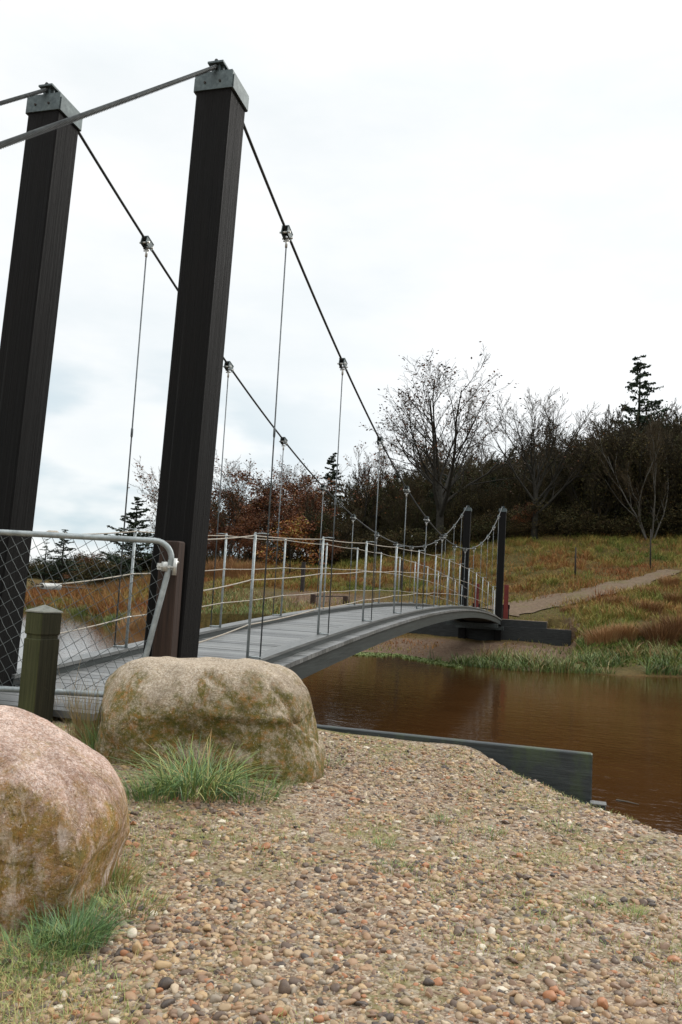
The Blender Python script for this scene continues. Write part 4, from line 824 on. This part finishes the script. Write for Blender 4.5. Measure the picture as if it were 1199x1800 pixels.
def inst(o,px,top,D,label,cat='tree',group=None,wx=1.,foot=None):
    H0=HH[o.name.split('.')[0] if o.name not in HH else o.name]; c=cp_(o,label,cat,group); 
    if foot: stand(c,px,foot,top,H0,rz=rd.uniform(0,6.28),wx=wx)
    else:
        r_=ray(px,1000); q_=CAM+r_*D; p=np.array([q_[0],q_[1],gz(q_[0],q_[1])]); c.location=(p[0],p[1],p[2]-.1); c.rotation_euler=(0,0,rd.uniform(0,6.28)); h=hpx(px,top,p); s_=max(h,.6)/H0; c.scale=(s_*wx,s_*wx,s_)
    return c
KB='dark bare tree packed in the wood along the hillside'; GB_='dark trees of the hillside wood'
sil=[(300,985),(340,930),(380,905),(430,880),(480,850),(540,835),(600,850),(640,835),(700,800),(760,790),(830,770),(900,765),(980,765),(1020,745),(1060,728),(1100,716),(1150,706),(1200,702),(1300,700),(1420,700)]
def silh(px): return float(np.interp(px,[s__[0] for s__ in sil],[s__[1] for s__ in sil]))
for row,(D,dtop,step) in enumerate(((59,14,21),(62,62,26),(67,35,26),(73,14,26),(81,0,26),(90,4,30))):
    px=1035 if row==0 else 600+row*9
    while px<1330:
        o=rd.choice([tb,tb2,tb,tb2,tb]); 
        if row in(1,2,3,4) and rd.random()<(.35 if px<1010 else .22) and (row>1 or px>1000): o=ts
        lb=KB
        if o is ts: inst(ts,px,silh(px)+dtop+rd.uniform(14,60),D+rd.uniform(-2,2),'dark green spruce hidden among the bare trees of the hillside wood','tree','spruces inside the hillside wood',1.15)
        else: inst(o,px,silh(px)+dtop+rd.uniform(-12,26),D+rd.uniform(-2,2),lb,'tree',GB_,1.15)
        px+=step*rd.uniform(.75,1.25)
# left wood with copper leaves
for px,top,D,o in [(352,900,62,'to'),(385,862,66,'tb'),(372,935,58,'to'),(415,850,62,'to'),(440,880,58,'to'),(470,815,62,'to'),(500,850,58,'to'),(522,812,66,'to'),(545,838,60,'to'),(560,870,57,'tb'),(455,830,72,'tb2'),(505,830,72,'tb'),(400,840,72,'tb'),(600,850,64,'tb2'),(625,815,68,'tb'),(590,880,58,'tb'),(430,925,56,'to'),(480,930,57,'tb2'),(530,905,57,'to'),(345,945,70,'tb2'),(320,965,72,'tb2')]:
    if o=='to': inst(to,px,top,D,'bush-like oak still holding rust-brown leaves at the left end of the wood','tree','rust-leaved oaks left of the hillside wood',1.35)
    else: inst(tb if o=='tb' else tb2,px,top,D,'dark bare tree behind the rust-leaved oaks','tree','bare trees behind the rust-leaved oaks',1.25)
# scrub row under the wood and far left hedge
px=330
while px<1300:
    base=float(np.interp(px,[300,500,700,900,1000,1300],[1000,1008,972,940,925,922])); inst(tsh,px,base-rd.uniform(28,62),57+rd.uniform(0,3),'low dark scrub bush at the foot of the wood','bush','scrub bushes at the foot of the wood',1.6); px+=rd.uniform(17,30)
for q_ in range(34):
    px=-60+q_*12.5+rd.uniform(-4,4); inst(tsh,px,float(np.interp(px,[-60,60,120,200,270,400],[985,985,968,962,958,940]))+rd.uniform(-6,10),(140 if px<190 else 92 if px<270 else 68)+rd.uniform(-6,6),'low brown bush in the far thicket seen through the gate','bush','bushes of the far thicket left of the bridge posts',1.7)
# single conifers
sp1=conifer('spruce',12,9,2.7,'open-topped spruce rising above the wood near the right edge',nb=20,density=.75); 
r_=ray(1118,1000); q_=CAM+r_*76; p=np.array([q_[0],q_[1],gz(q_[0],q_[1])]); h=hpx(1124,624,p); sp1.location=p; sp1.scale=(h/9*1.0,h/9*1.0,h/9)
def lone(seed,px,top,D,wf,label,nb=22,name='spruce',dn=1.1):
    o=conifer(name,seed,9,2.6,label,nb=nb,density=dn); r_=ray(px,1000); q_=CAM+r_*D; p=np.array([q_[0],q_[1],gz(q_[0],q_[1])]); h=hpx(px,top,p); s_=h/9; o.location=p; o.scale=(s_*wf,s_*wf,s_); return o
lone(51,575,795,74,.9,'dark round-topped conifer rising behind the rust-leaved oaks',name='conifer',dn=1.5)
lone(52,232,872,62,1.5,'spruce standing alone left of the near bridge tower')
lone(53,108,930,75,1.6,'small conifer above the thicket seen over the gate, right of another',nb=16,name='conifer',dn=1.3)
lone(54,78,946,75,1.5,'small spindly conifer above the thicket, next to the left tower',nb=9,name='conifer',dn=.7)
# bare trees left of the wood and pale tree
tl=make_tree('bare_tree',grow(61,9,.10,4,kids=(9,7,6,4),spread=.6,up=.6,clear=.3,wig=.12,lenf=(.95,.5,.45,.4),tfrac=.6),M['bark'],M['twig_warm'],'thin bare tree with sparse rust leaves just right of the near bridge tower',leaf='leaf_rust',nleaf=1300,lsize=.08,rmin=.008,seed=9)
HH['bare_thin']=H_of(tl)
def place(o,px,top,D,H0,wx=1.):
    r_=ray(px,1000); q_=CAM+r_*D; p=np.array([q_[0],q_[1],gz(q_[0],q_[1])]); h=hpx(px,top,p); s_=h/H0; o.location=p; o.scale=(s_*wx,s_*wx,s_); o.rotation_euler=(0,0,px)
place(tl,398,790,60,HH['bare_thin'],1.2)
c=copy_tree(tl); c['label']='thin bare tree whose twigs show left of the near bridge tower'; place(c,272,800,66,HH['bare_thin'],1.3)
c=copy_tree(tl); c['label']='thin bare tree with sparse leaves in front of the dark conifer'; place(c,505,800,63,HH['bare_thin'],1.1)
c=copy_tree(tl); c['label']='thin bare tree left of the tallest oak'; place(c,640,780,64,HH['bare_thin'],1.2)
tg=make_tree('young_beech',grow(71,4,.06,3,kids=(9,6,5),spread=.75,up=.3,clear=.1,wig=.16,lenf=(.6,.55,.5)),M['bark'],M['twig_warm'],'young beech with orange and yellow leaves in front of the wood',leaf='leaf_gold',nleaf=3600,lsize=.085,rmin=.009,seed=12,spreadleaf=.16)
place(tg,508,905,50,H_of(tg),1.25)
tp=make_tree('pale_birch',grow(81,8,.10,4,nstem=5,kids=(6,5,5,4),spread=.42,up=.55,clear=.2,wig=.12,lenf=(.5,.5,.45,.4),stemspread=.42),M['bark_pale'],M['twig'],'many-stemmed tree with pale bark in front of the dark wood at right',rmin=.009,seed=14)
stand(tp,1143,930,715,H_of(tp),rz=2.,wx=.9,D=55.5)
# ------------------------------------------------------------ small things on the far bank
def far_post(px,pyb,pyt,w,mat,label,cat='post',name='timber_post',rod=False,top=None,gr=None):
    p=hit(px,pyb); h=hpx(px+1,pyt,p); o=MB(); 
    if rod: o.tube([(0,0,-.2),(0,.02,h*.5),(.0,0,h)],[w,w*.8,w*.6],8)
    else: o.cbox(-w,w,-w,w,-.2,h,.01)
    o=o.build(name,mat); o.location=p; return tag(o,label,cat,gr)
far_post(1011,1012,962,.055,M['dark'],'leaning dark fence post in the grass above the path',rod=True)
far_post(1143,1000,930,.05,M['dark'],'thin dark stake beside the top of the path',rod=True,name='stake')
far_post(531,1040,988,.09,M['dark'],'dark stump-like post in the grass behind the left railing')
far_post(705,1040,985,.055,M['dark'],'dark post with a pale top behind the railing')
def marker(px,pyb,pyt,label):
    p=hit(px,pyb); p=np.array([*at(px,pyb,36.2)[:2],0]); p[2]=gz(p[0],p[1]); h=hpx(px+1,pyt,p); r=empty('red_marker_post',p); tag(r,label,'marker post')
    MB().cbox(-.10,.10,-.03,.03,.0,h,.01).build('board',M['red'],r); MB().cbox(-.17,.17,.035,.07,h*.30,h*.42,.006).build('crossbar',M['dark'],r); MB().cbox(-.15,-.10,.035,.08,-.2,h*.42,.006).build('leg',M['dark'],r); MB().cbox(.10,.15,.035,.08,-.2,h*.42,.006).build('leg',M['dark'],r)
marker(837,1072,1026,'red marker board between the two far bridge towers')
marker(889,1075,1028,'red marker board right of the far bridge towers')
def lowbench():
    a=hit(550,1062); b=hit(607,1062); r=empty('low_barrier',(a+b)/2); tag(r,'low dark timber barrier with two stubby posts in the grass behind the railing','barrier'); c_=(a+b)/2
    for q_ in (a,b):
        d=q_-c_; MB().cbox(d[0]-.11,d[0]+.11,d[1]-.11,d[1]+.11,-.2,.42,.02).build('post',M['brown'],r)
    MB().tube([tuple(a-c_+[0,0,.36]),tuple(b-c_+[0,0,.36])],.025,6).build('rail',M['dark'],r)
lowbench()
def gat(px,D):
    r_=ray(px,1000); q_=CAM+r_*D; return np.array([q_[0],q_[1],gz(q_[0],q_[1])])
a_=np.array(at(88,1031,60)); b_=np.array(at(188,1038,60)); o=MB().tube([a_,(a_+b_)/2+[0,0,.05],b_],[.07,.06,.05],7).build('fallen_pole',M['bark_pale']); tag(o,'long pale pole lying across the brown reeds seen through the gate','pole')
for px,D,n,rad,h,tm,mt,lb in [(235,52,1800,1.6,1.5,.55,'tussock','tall orange-brown grass behind the gate, right of the pole'),(115,64,2600,2.4,1.5,.3,'tussock','brown reed bed behind the gate above the green mound'),(170,62,2600,2.2,1.5,.5,'tussock','orange-brown reed bed at the right end of the fallen pole'),(125,51,2200,1.7,.55,.4,'reed','green sedge mound at the water seen through the gate'),(175,43,1800,1.3,.5,.5,'reed','green grass spilling to the water right of the sedge mound'),(205,36,1400,.9,.5,.45,'reed','green waterside grass just left of the first left rail post'),(235,34,1400,.9,.75,.8,'tussock','brown grass beside the deck kerb seen through the gate'),(420,48,1400,1.4,1.2,.5,'tussock','tall orange grass behind the left railing'),(375,50,1200,1.3,1.1,.4,'tussock','orange-brown grass just right of the near bridge tower')]:
    tussock(px,0,n,rad,h,lb,mt,tm,.4,P0=gat(px,D))
inst(to,918,878,58,'small rust-leaved bush at the foot of the fan-shaped bare tree','bush',None,1.3); inst(to,560,925,56,'low rust-leaved bush behind the railing, right of the young beech','bush',None,1.4)
inst(to,150,964,112,'orange-leaved bush in front of the far thicket seen through the gate','bush',None,1.9)
# narrow galvanised posts on the far towers
for s_ in (-1,1):
    MB().cbox(s_*Wd-.19,s_*Wd-.15,LN-.22,LN-.18,0.,1.15,.004).build('end_post',M['white'],BR)
